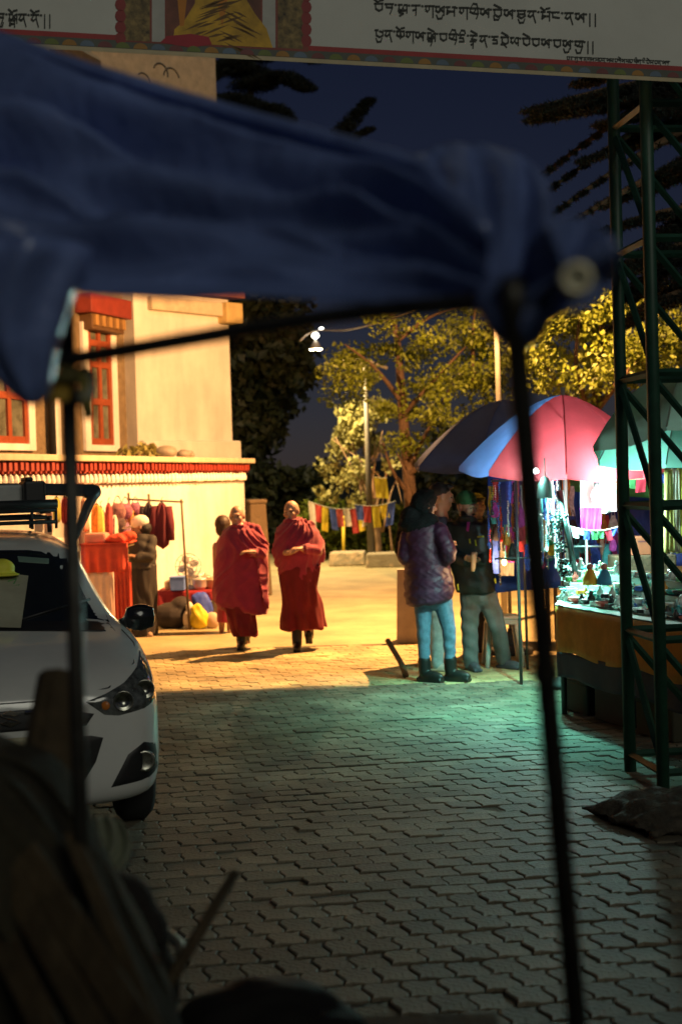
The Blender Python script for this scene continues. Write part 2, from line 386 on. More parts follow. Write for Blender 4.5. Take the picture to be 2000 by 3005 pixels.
for (cx, cz, r, a0, a1) in ((370, 215, .16, -.2, 2.8), (395, 232, .18, .3, 3.0), (330, 240, .14, 0, 2.4)):
    d = ray(cx * 1.2755, cz); t = ((BP(0, -.095, 0) - CAM).dot(bn)) / d.dot(bn); c = CAM + d * t
    b.tube([c + bd * (r * math.cos(a0 + (a1 - a0) * k / 12)) + V(0, 0, r * math.sin(a0 + (a1 - a0) * k / 12)) for k in range(13)], .012, 6)
b.build('painted_scroll', mat('scroll_dark', (.05, .045, .04)), bld)
# window wall to the left: runs like the road wall
W1 = BP(0, -.25, 0); wwd = V(math.sin(math.radians(20)), math.cos(math.radians(20)), 0); wwn = V(wwd.y, -wwd.x, 0)
def QP(s, d, z): return W1 - wwd * s + wwn * d + V(0, 0, z)
def qbox(mb, s0, s1, d0, d1, z0, z1):
    p = [QP(s0, d0, 0), QP(s0, d1, 0), QP(s1, d1, 0), QP(s1, d0, 0)]
    mb.add([q + V(0, 0, z0) for q in p] + [q + V(0, 0, z1) for q in p], [(0, 3, 2, 1), (4, 5, 6, 7), (0, 1, 5, 4), (1, 2, 6, 5), (2, 3, 7, 6), (3, 0, 4, 7)])
def on_ww(px, d=0.0):
    r = ray(px, 1200); t = ((QP(0, d, 0) - CAM).dot(wwn)) / r.dot(wwn); p = CAM + r * t; return -(p - W1).dot(wwd)
def zz_ww(px, py, d=0.0):
    r = ray(px, py); t = ((QP(0, d, 0) - CAM).dot(wwn)) / r.dot(wwn); return (CAM + r * t).z
b = MB(); qbox(b, 0, 9, -4, 0, 0, 8.5); b.build('stone_wall', m_stone, bld)
for (xl, xr, yt, yb, gl) in ((240, 338, 930, 1325, 0), (-110, 92, 1000, 1322, 1)):
    s1, s0 = on_ww(xl), on_ww(xr); zt = 4.30; zb = zz_ww((xl + xr) / 2, yb)
    win = MB(); fw = .16
    qbox(win, s0, s0 + fw, .0, .07, zb, zt); qbox(win, s1 - fw, s1, .0, .07, zb, zt); qbox(win, s0 + fw, s1 - fw, .0, .07, zb, zb + .10)
    sur = win.build('window_surround', m_white, bld, bevel=.01)
    fr = MB(); a0, a1 = s0 + fw, s1 - fw; fz0, fz1 = zb + .102, zt
    n = 2 if not gl else 3
    for k in range(n + 1):
        s = a0 + (a1 - a0 - .09) * k / n; qbox(fr, s, s + .09, .004, .05, fz0, fz1)
    for z in (fz0, fz0 + .62, fz0 + 1.2, fz1 - .35): qbox(fr, a0, a1, .006, .047, z, z + .10)
    fr.build('window_frame', m_ochre, sur)
    gm = MB(); qbox(gm, a0, a1, .002, .012, fz0, fz1); gm.build('pane', mat('window_glass_dull', (.12, .12, .09), .15, var=.6, scale=5), sur)
    if not gl:
        l = MB(); qbox(l, s0 - .12, s1 + .12, .0, .30, 4.42, 4.72); l.build('lintel', mat('lintel_red', (.20, .028, .018), .6), bld, bevel=.015)
        l = MB(); qbox(l, s0 + .02, s1 - .02, .0, .22, 4.18, 4.418); l.build('lintel_shelf', mat('shelf_brown', (.10, .05, .02), .7), bld, bevel=.01)
        for k in range(5):
            l = MB(); s = s0 + .05 + k * (s1 - s0 - .2) / 4; qbox(l, s, s + .10, .225, .27, 4.24, 4.40); l.build('lintel_block', mat('lintel_block_brown', (.30, .16, .05), .7), bld)
b = MB(); p0 = QP(on_ww(152, .1), .1, 1.9); b.tube([p0, p0 + V(0, 0, 6)], .055, 8); b.build('drain_pipe', mat('pipe_black', (.02, .02, .02), .4), bld, smooth=True)
b = MB(); s = on_ww(168, .06); qbox(b, s - .12, s + .12, 0.0, .06, 1.5, 8.3); b.build('pilaster', m_white, bld)
# brown gate pillar at the end of the wall
p = P(752, 1500, 22.3); p.z = 0; b = MB(); b.box(p + V(0, 0, .72), (.36, .36, 1.44), rotz(.3), .72); b.box(p + V(0, 0, 1.47), (.30, .30, .07), rotz(.3))
tag(b.build('gate_pillar', mat('pillar_brown', (.13, .09, .05), .9, bump=.6, bscale=20), origin=p, bevel=.03), 'brown stone pillar standing just past the end of the white wall', 'pillar')
# ================================================================ blue tarpaulin canopy in the foreground
def tarp_mat():
    m = mat('tarp_blue', (0.125, 0.180, 0.400), 0.32, var=0.35, scale=3.5, bump=0.25, bscale=30, spec=0.5, trans=0.06)
    return m
m_tarp = tarp_mat()
canopy = empty('market_canopy', P(1000, 900, 1.7), 'dark blue tarpaulin canopy on thin metal poles in the foreground', 'canopy')
canopy.location.z = 0
ux = [-260, 0, 250, 500, 750, 1000, 1230, 1430]
ut = [20, 112, 200, 277, 350, 418, 490, 690]
ub = [740, 800, 862, 876, 868, 884, 895, 908]
ud0 = [2.5, 2.45, 2.4, 2.3, 2.2, 2.05, 1.9, 1.62]; ud1 = [1.95, 1.92, 1.88, 1.82, 1.76, 1.70, 1.62, 1.52]
def itp(t, xs, ys):
    t = max(xs[0], min(xs[-1], t)); return float(np.interp(t, xs, ys))
def tarp_point(x, v):
    yt, yb = itp(x, ux, ut), itp(x, ux, ub); d = itp(x, ux, ud0) * (1 - v) + itp(x, ux, ud1) * v
    u = (x + 260) / 1690
    p = P(x, yt + (yb - yt) * v, d)
    amp = 0.078 * math.sin(math.pi * min(1, max(0, v * 1.05))) ** .7 * (1.0 - .45 * u)
    f = math.sin(2 * math.pi * (2.9 * v - 0.75 * u * (1 - v) + .15 * nz(u * 3, v * 3)) + .8) + .55 * math.sin(2 * math.pi * (5.3 * v + 1.3 * u + .3 * nz(u * 2, v * 5, 3))) + .5 * nz(u * 7, v * 9, 8)
    n = V(0, -.85, .5)
    g = 1 - 2 * abs(math.sin(math.pi * (3.4 * v - 1.1 * u * (1 - v) + .35 * nz(u * 4, v * 4, 5)))) ** .7
    return p + n * (amp * (f * .5 + g * .55))
rows = []
NV, NU = 90, 130
for j in range(NV + 1):
    v = j / NV; rows.append([tarp_point(-260 + 1690 * i / NU, v) for i in range(NU + 1)])
b = MB(); b.grid(rows); b.build('roof_sheet', m_tarp, canopy, smooth=True, solid=.003)
# hem roll and seam roll
b = MB(); b.tube(bez([tarp_point(x, 0.0) for x in range(-260, 1431, 60)], 3), .012, 8); b.build('ridge_seam', m_tarp, canopy, smooth=True)
# far side slope of the canopy beyond the ridge, dropping to the right
rows = []
topx = [(1200, 470, 2.0), (1290, 425, 2.1), (1400, 420, 2.15), (1520, 450, 2.1), (1602, 520, 2.0)]
botx = [(1232, 500, 1.9), (1330, 640, 1.72), (1430, 860, 1.55), (1500, 935, 1.5), (1560, 945, 1.5)]
for j in range(31):
    v = j / 30; r = []
    for i in range(41):
        u = i / 40 * 4
        a = P(itp(u, range(5), [t[0] for t in topx]), itp(u, range(5), [t[1] for t in topx]), itp(u, range(5), [t[2] for t in topx]))
        c = P(itp(u, range(5), [t[0] for t in botx]), itp(u, range(5), [t[1] for t in botx]), itp(u, range(5), [t[2] for t in botx]))
        p = a.lerp(c, v); p.y -= .035 * math.sin(math.pi * v) * math.sin(u * 5.5 + 2 * v) + .02 * nz(u * 2.5, v * 3); p.x += .02 * math.sin(math.pi * v) * (u / 4)
        r.append(p)
    rows.append(r)
b = MB(); b.grid(rows); b.build('side_sheet', m_tarp, canopy, smooth=True, solid=.003)
# gathered corner and the flap with its metal eyelet
fl = [(1500, 930), (1545, 720), (1600, 660), (1670, 630), (1748, 655), (1812, 712), (1806, 800), (1755, 880), (1660, 920), (1590, 962)]
ctr = (1660, 800); rows = []
for j in range(9):
    t = j / 8; r = []
    for i in range(len(fl) * 4):
        a = fl[(i // 4) % len(fl)]; c = fl[(i // 4 + 1) % len(fl)]; k = (i % 4) / 4
        x = a[0] + (c[0] - a[0]) * k; y = a[1] + (c[1] - a[1]) * k
        q = P(ctr[0] + (x - ctr[0]) * max(t, .02), ctr[1] + (y - ctr[1]) * max(t, .02), 1.42 + .03 * math.sin(i * .55) * t + .05 * (x < 1600) * t - .02 * nz(x * .02, y * .02))
        r.append(q)
    rows.append(r)
b = MB(); b.rings(rows, True, False); b.build('corner_flap', m_tarp, canopy, smooth=True, solid=.003)
c = P(1691, 816, 1.385); R = rotx(math.radians(90)) @ Matrix.Identity(3)
b = MB(); n = 28
prof = [(.0115, .0), (.0125, .002), (.0150, .0028), (.0172, .0012), (.0178, -.001)]
b.lathe(c, prof, n, rotx(math.radians(90))); 
b = MB(); rr = []
for (r_, z_) in [(.0088, -.002), (.0088, .0005), (.0105, .0026), (.0140, .0030), (.0172, .0014), (.0176, -.002)]:
    rr.append([c + V(r_ * math.cos(2 * math.pi * k / n), -z_, r_ * math.sin(2 * math.pi * k / n)) for k in range(n)])
b.rings(rr, True, False); b.build('eyelet', mat('eyelet_brass', (.62, .58, .42), .45, metal=.6), canopy, smooth=True)
b = MB(); b.lathe(c + V(0, .004, 0), [(.0105, 0), (.0105, .001)], 20, rotx(math.radians(90))); b.build('eyelet_washer', mat('eyelet_inner', (.30, .29, .20), .6), canopy)
# corner knot hanging under the flap
b = MB(); b.ell(P(1500, 905, 1.5), (.035, .03, .04)); b.ell(P(1470, 880, 1.5), (.03, .025, .03)); b.ell(P(1535, 930, 1.49), (.03, .03, .035)); b.cap(P(1490, 920, 1.5), P(1560, 955, 1.48), .022, .012)
rbuild(b, 'corner_knot', m_tarp, canopy, .006, 4)
# drooping gathered cloth at the left
rr = []
for (y, xl, xr) in ((700, -260, 300), (780, -230, 250), (860, -200, 215), (960, -150, 190), (1060, -70, 168), (1130, 8, 158), (1172, 50, 140), (1192, 80, 112)):
    a, c2 = P(xl, y, 1.86), P(xr, y, 1.86); ce = (a + c2) / 2; hw = (c2 - a).length / 2
    rr.append([ce + V(hw * math.cos(q) * (1 + .05 * math.sin(5 * q + y * .01)), min(.12, hw * .8) * math.sin(q) * (1 + .25 * math.sin(7 * q + y * .012)), 0) for q in [2 * math.pi * k / 40 for k in range(40)]])
b = MB(); b.rings(rr); b.build('gathered_cloth', m_tarp, canopy, smooth=True, sub=1)
# poles and bar
m_pole = mat('pole_dark_steel', (0.055, 0.052, 0.045), 0.45, metal=0.5, var=.4, scale=20)
def toground(a, b):
    t = a.z / (a.z - b.z); return a + (b - a) * t
a, c = P(1505, 900, 1.47), P(1688, 2960, 1.80); e = toground(a, c)
b = MB(); b.tube([a + (a - c) * .03, a, c, e], .0132, 12); pr = b.build('pole', m_pole, canopy, smooth=True)
b = MB(); q = a.lerp(c, .47); b.tube([q - (c - a) * .006, q + (c - a) * .006], .0165, 12); q = a.lerp(c, .30); b.build('pole_joint', m_pole, pr)
pr.children[0].location = (0, 0, 0)
a, c = P(188, 700, 2.05), P(238, 2430, 2.15); e = toground(a, c)
b = MB(); b.tube([a, c, e], .0125, 12); b.build('pole', m_pole, canopy, smooth=True)
b = MB(); b.tube(bez([P(140, 1066, 2.03), P(480, 1008, 1.9), P(900, 938, 1.72), P(1180, 905, 1.6), P(1440, 884, 1.5)], 4), .0105, 10); b.build('cross_bar', m_pole, canopy, smooth=True)
# rope knots and rag ends at the left joint
b = MB()
for k in range(5):
    o = P(205 + random.uniform(-25, 25), 1085 + k * 9, 2.02); b.tube([o + V(.028 * math.cos(q), .028 * math.sin(q), .004 * math.sin(q * 2 + k)) for q in [i * .52 for i in range(13)]], .004, 6)
b.build('rope_lashing', mat('rope_olive', (.10, .085, .03), .9), canopy, smooth=True)
for k, (x0, y0, x1, y1, wd_, col) in enumerate(((168, 1095, 172, 1180, .018, (.32, .20, .03)), (262, 1085, 250, 1190, .014, (.25, .25, .20)), (240, 1085, 262, 1230, .010, (.20, .17, .04)), (148, 1070, 140, 1105, .012, (.4, .16, .03)))):
    rows = []
    for j in range(9):
        t = j / 8; p = P(x0 + (x1 - x0) * t, y0 + (y1 - y0) * t, 2.0 + .01 * math.sin(t * 5 + k)); ww = wd_ * (1 - .5 * abs(t - .6))
        rows.append([p + V(-ww, 0, 0), p + V(0, -.006, 0), p + V(ww, 0, 0)])
    b = MB(); b.grid(rows); b.build('rag_end', mat('rag%d' % k, col, .9), canopy, smooth=True, solid=.002)

# ================================================================ dark goods in the lower left foreground
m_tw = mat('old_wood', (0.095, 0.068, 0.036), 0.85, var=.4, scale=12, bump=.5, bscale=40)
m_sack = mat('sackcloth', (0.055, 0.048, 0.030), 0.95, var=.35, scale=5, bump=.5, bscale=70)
tb = empty('stall_table', V(-.75, 2.75, 0), 'dark wooden stall table under the sackcloth in the lower left corner', 'table')
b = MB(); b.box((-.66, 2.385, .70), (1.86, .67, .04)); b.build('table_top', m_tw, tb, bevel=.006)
for sx in (-1.53, .2):
    for sy in (2.1, 2.66):
        b = MB(); b.box((sx, sy, .34), (.05, .05, .678)); b.build('leg', m_tw, tb)
a, c = P(178, 1985, 2.55), P(60, 2760, 2.30)
b = MB(); b.tube([c.lerp(a, -.25), c, c.lerp(a, .5), a], [.055, .05, .045, .040], 9)
b.v = [tuple(Vector(v) + V(.006 * nz(v[0] * 30, v[1] * 30, v[2] * 6), .006 * nz(v[0] * 20 + 5, v[2] * 9), 0)) for v in b.v]
tag(b.build('wooden_stake', m_tw, origin=(c.x, c.y, .75), bevel=.004), 'thick rough wooden stake leaning in front of the white car', 'stake')
# sackcloth bundle: long folds falling to the lower right
rr = []
prof = [(2200, -340, 30), (2330, -360, 150), (2450, -360, 215), (2560, -360, 270), (2680, -340, 330), (2800, -320, 395), (2920, -300, 450), (3060, -280, 520), (3400, -280, 560)]
for (y, xl, xr) in prof:
    a, c2 = P(xl, y, 2.35), P(xr, y, 2.25); ce = (a + c2) / 2; hw = (c2 - a).length / 2
    rr.append([ce + V(hw * math.cos(q), .22 * math.sin(q) + .055 * (1 - abs(math.sin(6.5 * q + y * .0035))) + .03 * math.sin(15 * q - y * .006), .012 * math.sin(6 * q)) for q in [2 * math.pi * k / 72 for k in range(72)]])
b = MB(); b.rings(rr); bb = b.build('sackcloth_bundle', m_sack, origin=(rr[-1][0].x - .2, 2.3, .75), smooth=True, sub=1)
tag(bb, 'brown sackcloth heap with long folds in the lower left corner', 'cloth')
tr = empty('wooden_trestle', P(260, 2900, 2.2), 'folded wooden trestle with slanting slats over the sackcloth', 'trestle'); tr.location.z = .72
for (x0, y0, x1, y1, w_) in ((205, 2440, 430, 2960, .012), (70, 2500, 300, 2850, .024), (5, 2545, 200, 2880, .020), (-60, 2620, 110, 2960, .022)):
    a, c = P(x0, y0, 2.16), P(x1, y1, 2.02); e = a.lerp(c, 1.7); dd = (c - a).normalized(); sd2 = dd.cross(V(0, 1, 0)).normalized()
    b = MB(); b.add([q_ + sd2 * s_ * w_ + V(0, t_, 0) for q_ in (a, e) for s_ in (-1, 1) for t_ in (-.008, .008)], [(0, 1, 3, 2), (4, 6, 7, 5), (0, 2, 6, 4), (1, 5, 7, 3), (0, 4, 5, 1), (2, 3, 7, 6)]); b.build('slat', m_tw, tr, bevel=.003)
a, c = P(690, 2562, 2.75), P(395, 3060, 2.45)
b = MB(); b.tube([a, a.lerp(c, .5) + V(0, 0, .004), a.lerp(c, 1.5)], [.010, .012, .014], 8); tag(b.build('wooden_stick', m_tw, origin=a.lerp(c, 1.5), smooth=True), 'thin wooden stick slanting up from the dark foreground goods', 'stick')
q = P(800, 2990, 2.5)
b = MB(); b.ell(P(790, 2985, 2.5), (.11, .10, .07)); b.ell(P(900, 2975, 2.52), (.07, .08, .045)); b.ell(P(650, 2990, 2.48), (.08, .08, .05)); b.ell(V(q.x, q.y, .78), (.17, .14, .06))
o = rbuild(b, 'black_bag', mat('bag_black', (.012, .011, .009), .8, bump=.4, bscale=20), None, .012, 6, origin=(q.x, q.y, .72), disp=lambda c: .005 * np.sin(c[:, 0] * 41 + 3 * np.sin(c[:, 1] * 27)) * np.sin(c[:, 1] * 33 + c[:, 2] * 29))
tag(o, 'crumpled black bag at the bottom edge of the foreground', 'bag')
b = MB(); b.ell(P(300, 2650, 2.6), (.10, .08, .06)); b.ell(P(360, 2740, 2.6), (.09, .08, .07)); b.ell(P(330, 2900, 2.6), (.13, .1, .12))
o = rbuild(b, 'dark_basket', mat('basket_dark', (.03, .025, .02), .9, bump=.8, bscale=60), None, .012, 4, origin=(P(330, 2900, 2.6).x, 2.6, .75))
tag(o, 'dark rounded bundle behind the sackcloth folds', 'bundle')
# pale plastic sheet hanging by the left pole
rows = []
for j in range(15):
    t = j / 14; y = 2395 + 215 * t; xl = 262 + 10 * math.sin(t * 4); xr = 300 + 95 * math.sin(math.pi * (.15 + .75 * t)) - 20 * t
    rows.append([P(xl + (xr - xl) * i / 12, y, 3.05 + .02 * math.sin(i * 1.3 + t * 6)) for i in range(13)])
b = MB(); b.grid(rows); q = rows[-1][6]
tag(b.build('plastic_sheet', mat('plastic_pale', (.33, .36, .27), .4, trans=.2), origin=q, smooth=True, solid=.002), 'pale crumpled plastic sheet low beside the left canopy pole', 'plastic sheet')
b = MB(); a, c = P(340, 2600, 3.05), P(520, 2765, 2.9); b.tube(bez([P(300, 2600, 3.05), a, P(430, 2690, 3.0), c, P(530, 2800, 2.85)], 5), .012, 6); b.tube([q, q + V(0, 0, q.z * -1 + .75)], .012, 6)
tag(b.build('bent_wire', mat('wire_grey', (.2, .2, .15), .5, metal=.3), origin=(q.x, q.y, .75), smooth=True), 'bent pale wire holding the plastic sheet', 'wire')

# ================================================================ banner arch: printed banner and green lattice tower
BL = P(-80, 132, 6.6); BR = P(2120, 248, 7.5)
ban = empty('gate_banner', (BL + BR) / 2, 'white printed gate banner with Tibetan writing above the street', 'banner')
bdir = (BR - BL); bdir.z = 0; bdir.normalize(); bnor = V(bdir.y, -bdir.x, 0)
brl = V(0, 0, BR.z - BL.z) / ((BR - BL).dot(bdir))
def BN(px, py, off=0.0):
    off = off * .12; d = ray(px, py); t = ((BL + bnor * off) - CAM).dot(bnor) / d.dot(bnor); return CAM + d * t
m_ban = mat('banner_vinyl', (0.56, 0.57, 0.52), 0.6, var=.08, scale=2, bump=.08, bscale=6)
rows = []
for j in range(7):
    r = []
    for i in range(61):
        p = BL.lerp(BR, i / 60); r.append(p + V(0, 0, j * .22) - bnor * .0005)
    rows.append(r)
b = MB(); b.grid(rows); b.build('sheet', m_ban, ban, smooth=True)
Bt = (BR - BL)
def strip(x0, x1, h0, h1, off, m, name='printed_band', seg=1):
    b = MB(); n = max(2, int((x1 - x0) / 40))
    r0 = []; r1 = []
    for i in range(n + 1):
        s = x0 + (x1 - x0) * i / n; q = BN(s, 0, .016 + off); t = (q - BL).dot(bdir) / Bt.dot(bdir); base = BL.lerp(BR, t) + bnor * (.0012 + off * .3)
        r0.append(base + V(0, 0, h0)); r1.append(base + V(0, 0, h1))
    b.grid([r0, r1]); return b.build(name, m, ban)
strip(-78, 2118, .000, .020, .001, mat('band_cream', (.50, .42, .25), .6))
strip(-78, 2118, .020, .058, .002, mat('band_dark', (.09, .10, .08), .6))
strip(-78, 2118, .058, .082, .003, mat('band_red', (.34, .03, .03), .6))
petal_cols = [(.14, .18, .04), (.34, .17, .03), (.11, .16, .22), (.18, .05, .05)]
x = -60; k = 0
while x < 2090:
    q = BN(x, 0, .02); t = (q - BL).dot(bdir) / Bt.dot(bdir); base = BL.lerp(BR, t) + bnor * .0032
    b = MB(); w2 = .034
    b.add([base + bdir * (w2 * math.cos(a)) + V(0, 0, .022 + .028 * math.sin(a)) for a in [math.pi * i / 8 for i in range(9)]], [tuple(range(9))])
    b.build('printed_petal', mat('petal%d' % (k % 4), petal_cols[k % 4], .6), ban); x += 52; k += 1
def flat(pts, off, m, name):
    b = MB(); b.add([BN(x, y - (26 if y > 100 else 0), off) for x, y in pts], [tuple(range(len(pts)))]); return b.build(name, m, ban)
# ornamental picture in the middle of the banner
m_orn = mat('print_ornament', (.10, .085, .05), .6, var=1.5, scale=30, col2=(.35, .24, .08))
flat([(352, -250), (905, -250), (905, 178), (352, 148)], .019, mat('print_scarlet', (.22, .05, .035), .6), 'printed_panel')
flat([(365, -250), (440, -250), (440, 148), (365, 144)], .021, m_orn, 'printed_column')
flat([(815, -250), (888, -250), (888, 170), (815, 166)], .021, m_orn, 'printed_column')
flat([(446, -250), (484, -250), (484, 150), (446, 148)], .022, mat('print_greywhite', (.42, .42, .38), .6), 'printed_post')
flat([(770, -250), (808, -250), (808, 166), (770, 164)], .022, mat('print_greywhite', (.42, .42, .38), .6), 'printed_post')
flat([(488, -250), (766, -250), (766, 164), (488, 150)], .0225, mat('print_brown', (.16, .05, .03), .6, var=.6, scale=9), 'printed_ground')
m_yel = mat('print_yellow', (.52, .30, .02), .6, var=.45, scale=9); m_or = mat('print_orange', (.55, .20, .015), .6, var=.2)
flat([(590, -250), (650, -250), (700, -40), (748, 40), (782, 110), (800, 166), (600, 156), (508, 150), (512, 112), (540, 62), (572, 10)], .024, m_yel, 'printed_robe')
flat([(500, -250), (545, -250), (552, -120), (548, 0), (540, 75), (528, 78)], .0245, m_or, 'printed_robe_fold')
flat([(632, -250), (690, -250), (672, -60), (665, 20), (652, 78), (640, 20)], .0255, m_or, 'printed_robe_fold')
b = MB(); rnd = random.Random(3)
for k in range(34):
    x0 = 535 + rnd.random() * 165; y0 = 20 + rnd.random() * 115; L_ = 40 + rnd.random() * 60; s = (-.35 if x0 < 640 else .45) + rnd.uniform(-.1, .1)
    b.add([BN(x0, y0, .0257), BN(x0 + L_ * .5, y0 + s * L_ * .5 - 4, .0257), BN(x0 + L_, y0 + s * L_ + 3, .0257), BN(x0 + L_ * .5, y0 + s * L_ * .5 + 4, .0257)], [(0, 1, 2, 3)])
b.build('printed_robe_shadow', mat('print_fold', (.14, .07, .01), .6), ban)
flat([(470, 150), (490, 132), (560, 125), (612, 134), (622, 156), (560, 166)], .0265, mat('print_red', (.34, .015, .03), .6), 'printed_cushion')
for k in range(7):
    for xx in (352, 897):
        c = BN(xx + 2, -85 + k * 33 + (0 if xx < 500 else 6), .023); b = MB(); b.add([c + bdir * (.026 * math.cos(a)) + V(0, 0, .030 * math.sin(a)) for a in [2 * math.pi * i / 10 for i in range(10)]], [tuple(range(10))]); b.build('printed_rosette', mat('print_rosette', (.25, .03, .03), .6), ban)
# Tibetan lettering drawn with a pen
GL = {
 'b': [[(0, 0), (.6, 0)], [(.08, 0), (.1, -.45), (.33, -.62), (.55, -.48), (.55, 0)]],
 'd': [[(0, 0), (.6, 0)], [(.1, 0), (.12, -.28), (.5, -.30)], [(.5, 0), (.52, -.35), (.36, -.85)]],
 'l': [[(0, 0), (.28, 0)], [(.1, 0), (.04, -.35), (.2, -.5), (.33, -.25), (.42, -.02), (.62, -.02)], [(.6, 0), (.6, -.72)], [(.33, -.3), (.45, -.52), (.6, -.42)]],
 't': [[(0, 0), (.6, 0)], [(.3, 0), (.32, -.35), (.1, -.42)], [(.32, -.35), (.30, -.85)]],
 'g': [[(0, 0), (.66, 0)], [(.12, 0), (.04, -.33), (.2, -.48), (.31, -.3), (.3, 0)], [(.56, 0), (.56, -1.0)]],
 's': [[(0, 0), (.3, 0)], [(.1, 0), (.04, -.35), (.22, -.5), (.32, -.2), (.62, 0)], [(.22, -.5), (.42, -.28), (.6, -.48)], [(.6, 0), (.6, -.75)]],
 'm': [[(0, 0), (.3, 0)], [(.15, 0), (.1, -.3), (.3, -.38), (.6, -.38)], [(.1, -.3), (.08, -.6), (.3, -.38)], [(.6, 0), (.6, -.78)], [(.45, 0), (.66, 0)]],
 'Z': [[(0, 0), (.66, 0)], [(.1, 0), (.04, -.3), (.24, -.42), (.4, -.2), (.4, 0)], [(.24, -.42), (.6, -.5)], [(.56, 0), (.6, -.5), (.48, -.9)]],
 'T': [[(0, 0), (.6, 0)], [(.1, 0), (.04, -.45), (.3, -.65), (.56, -.45), (.5, 0)], [(.08, -.3), (.52, -.3)]],
 'n': [[(0, 0), (.6, 0)], [(.22, 0), (.04, -.38), (.2, -.5), (.4, -.28)], [(.4, 0), (.4, -.35), (.56, -1.0)]],
 'N': [[(0, 0), (.55, 0)], [(.1, 0), (.1, -.4), (.56, -.48)]],
 'p': [[(0, 0), (.25, 0)], [(.1, 0), (.1, -.45), (.35, -.62), (.6, -.48), (.6, 0)], [(.35, -.08), (.6, -.2)]],
 'C': [[(0, 0), (.6, 0)], [(.1, 0), (.02, -.33), (.24, -.48), (.3, -.12)], [(.3, -.12), (.4, -.5), (.6, -.38), (.55, 0)], [(.32, -.5), (.3, -.66)]],
 'a': [[(0, 0), (.5, 0)], [(.3, 0), (.1, -.28), (.4, -.3), (.45, -.6), (.1, -.6)]],
 'r': [[(0, 0), (.55, 0)], [(.3, 0), (.1, -.3), (.5, -.42)]],
 'h': [[(0, 0), (.55, 0)], [(.3, 0), (.1, -.2), (.5, -.35), (.15, -.6)]],
 'y': [[(.05, 0), (.1, -.5), (.5, -.5), (.65, -.1)]],
 'R': [[(.0, -.15), (.35, -.2), (.6, -.55)]],
 'i': [[(.12, .10), (.25, .40), (.5, .36), (.55, .10)]],
 'e': [[(.05, .42), (.52, .12)]],
 'o': [[(-.02, .40), (.25, .12), (.36, .26), (.62, .32)]],
 'u': [[(.08, -.72), (.18, -1.05), (.45, -1.02), (.52, -.72)]],
}
def lettering(syls, px, py, h, slope, wscale=1.0, pen=.070, name='lettering'):
    """syls: syllables; a syllable is a list of stacks; a stack is base[+sub..][vowel]"""
    mb = MB(); cur = px
    def stroke(pts, ox, sc, oy):
        q = [(ox + x * h * wscale * sc, py + slope * (ox - px) - (y * h * sc) + oy) for x, y in pts]
        W = pen * h
        for (x0, y0), (x1, y1) in zip(q[:-1], q[1:]):
            dx, dy = x1 - x0, y1 - y0; l = math.hypot(dx, dy) or 1; ux_, uy_ = dx / l, dy / l
            wv = W * (1.15 if abs(ux_) > abs(uy_) else .75)
            nx, ny = -uy_ * wv, ux_ * wv; ex_, ey_ = ux_ * W * .5, uy_ * W * .5
            mb.add([BN(x0 - nx - ex_, y0 - ny - ey_, .0245), BN(x1 - nx + ex_, y1 - ny + ey_, .0245), BN(x1 + nx + ex_, y1 + ny + ey_, .0245), BN(x0 + nx - ex_, y0 + ny - ey_, .0245)], [(0, 1, 2, 3)])
    for syl in syls:
        if syl == '|':
            stroke([(.1, .05), (.1, -1.05)], cur, 1, 0); cur += .38 * h * wscale; continue
        for st in syl.split(' '):
            vow = [c for c in st if c in 'ieou']; con = [c for c in st if c not in 'ieou']
            for k, c in enumerate(con):
                for s in GL[c]: stroke(s, cur, 1 if k == 0 else .72, k * h * .52)
            for c in vow:
                oy = h * .42 * (len(con) - 1) if c == 'u' else 0
                for s in GL[c]: stroke(s, cur, 1, oy)
            cur += .72 * h * wscale
        stroke([(-.02, 0), (.08, -.04)], cur, 1.0, 0); cur += .20 * h * wscale
    mb.build(name, mat('print_black', (.025, .03, .025), .6), ban); return cur
lettering(['bo d', 'lh', 't', 'g su m', 'g Zi s', 'bye s', 'Tu n', 'mo N', 'n s', '|', '|'], 1098, 10, 34, .050, 1.25)
lettering(['pu n', 'Co g s', 'sde', 'b Zi ai', 'rte n', 'a bRe l', 'be b s', 'b su', 'Zu', '|', '|'], 1100, 88, 33, .056, 1.16)
lettering(['b t', 'gu', 'd', 'n g s', 'm b n', 's l', 'b de s', 'l b', 'Zi g', 'ri', 'be m', 'b n', 's d'], 1662, 166, 15, .045, .95)
lettering(['du', 'smo n', 'no', '|', '|'], -10, 40, 36, .03, 1.1)

# green lattice tower
m_green = mat('tower_green', (0.011, 0.052, 0.031), 0.5, var=.35, scale=9, spec=.5)
T1 = G(1848, 2262); T2 = G(1950, 2325)
T1 = V(T1.x, T1.y, 0); T2 = V(T2.x, T2.y, 0)
tv = (T2 - T1); side = .56; tv = tv.normalized() * side; T2 = T1 + tv; tp = V(-tv.y, tv.x, 0)
if tp.x < 0: tp = -tp
corners = [T1, T2, T2 + tp, T1 + tp]
tower = empty('lattice_tower', (T1 + T2 + tp) / 2 - tv * 0, 'tall green painted steel lattice tower holding the banner at right', 'tower')
tower.location = sum(corners, V(0, 0, 0)) / 4
TH = 5.6; step = .73; z0 = .10
for c in corners:
    b = MB(); b.tube([c, c + V(0, 0, TH)], .036, 12); b.build('leg', m_green, tower, smooth=True)
for f in range(4):
    p, q = corners[f], corners[(f + 1) % 4]; z = z0; k = 0
    while z < TH - .1:
        b = MB(); b.tube([p + V(0, 0, z), q + V(0, 0, z)], .022, 4); b.build('rail', m_green, tower)
        if z + step < TH:
            b = MB(); s, e = (p, q) if f in (0, 1) else (q, p)
            b.tube([s + V(0, 0, z + step - .03), e + V(0, 0, z + .03)], .021, 4); b.build('brace', m_green, tower)
        z += step; k += 1
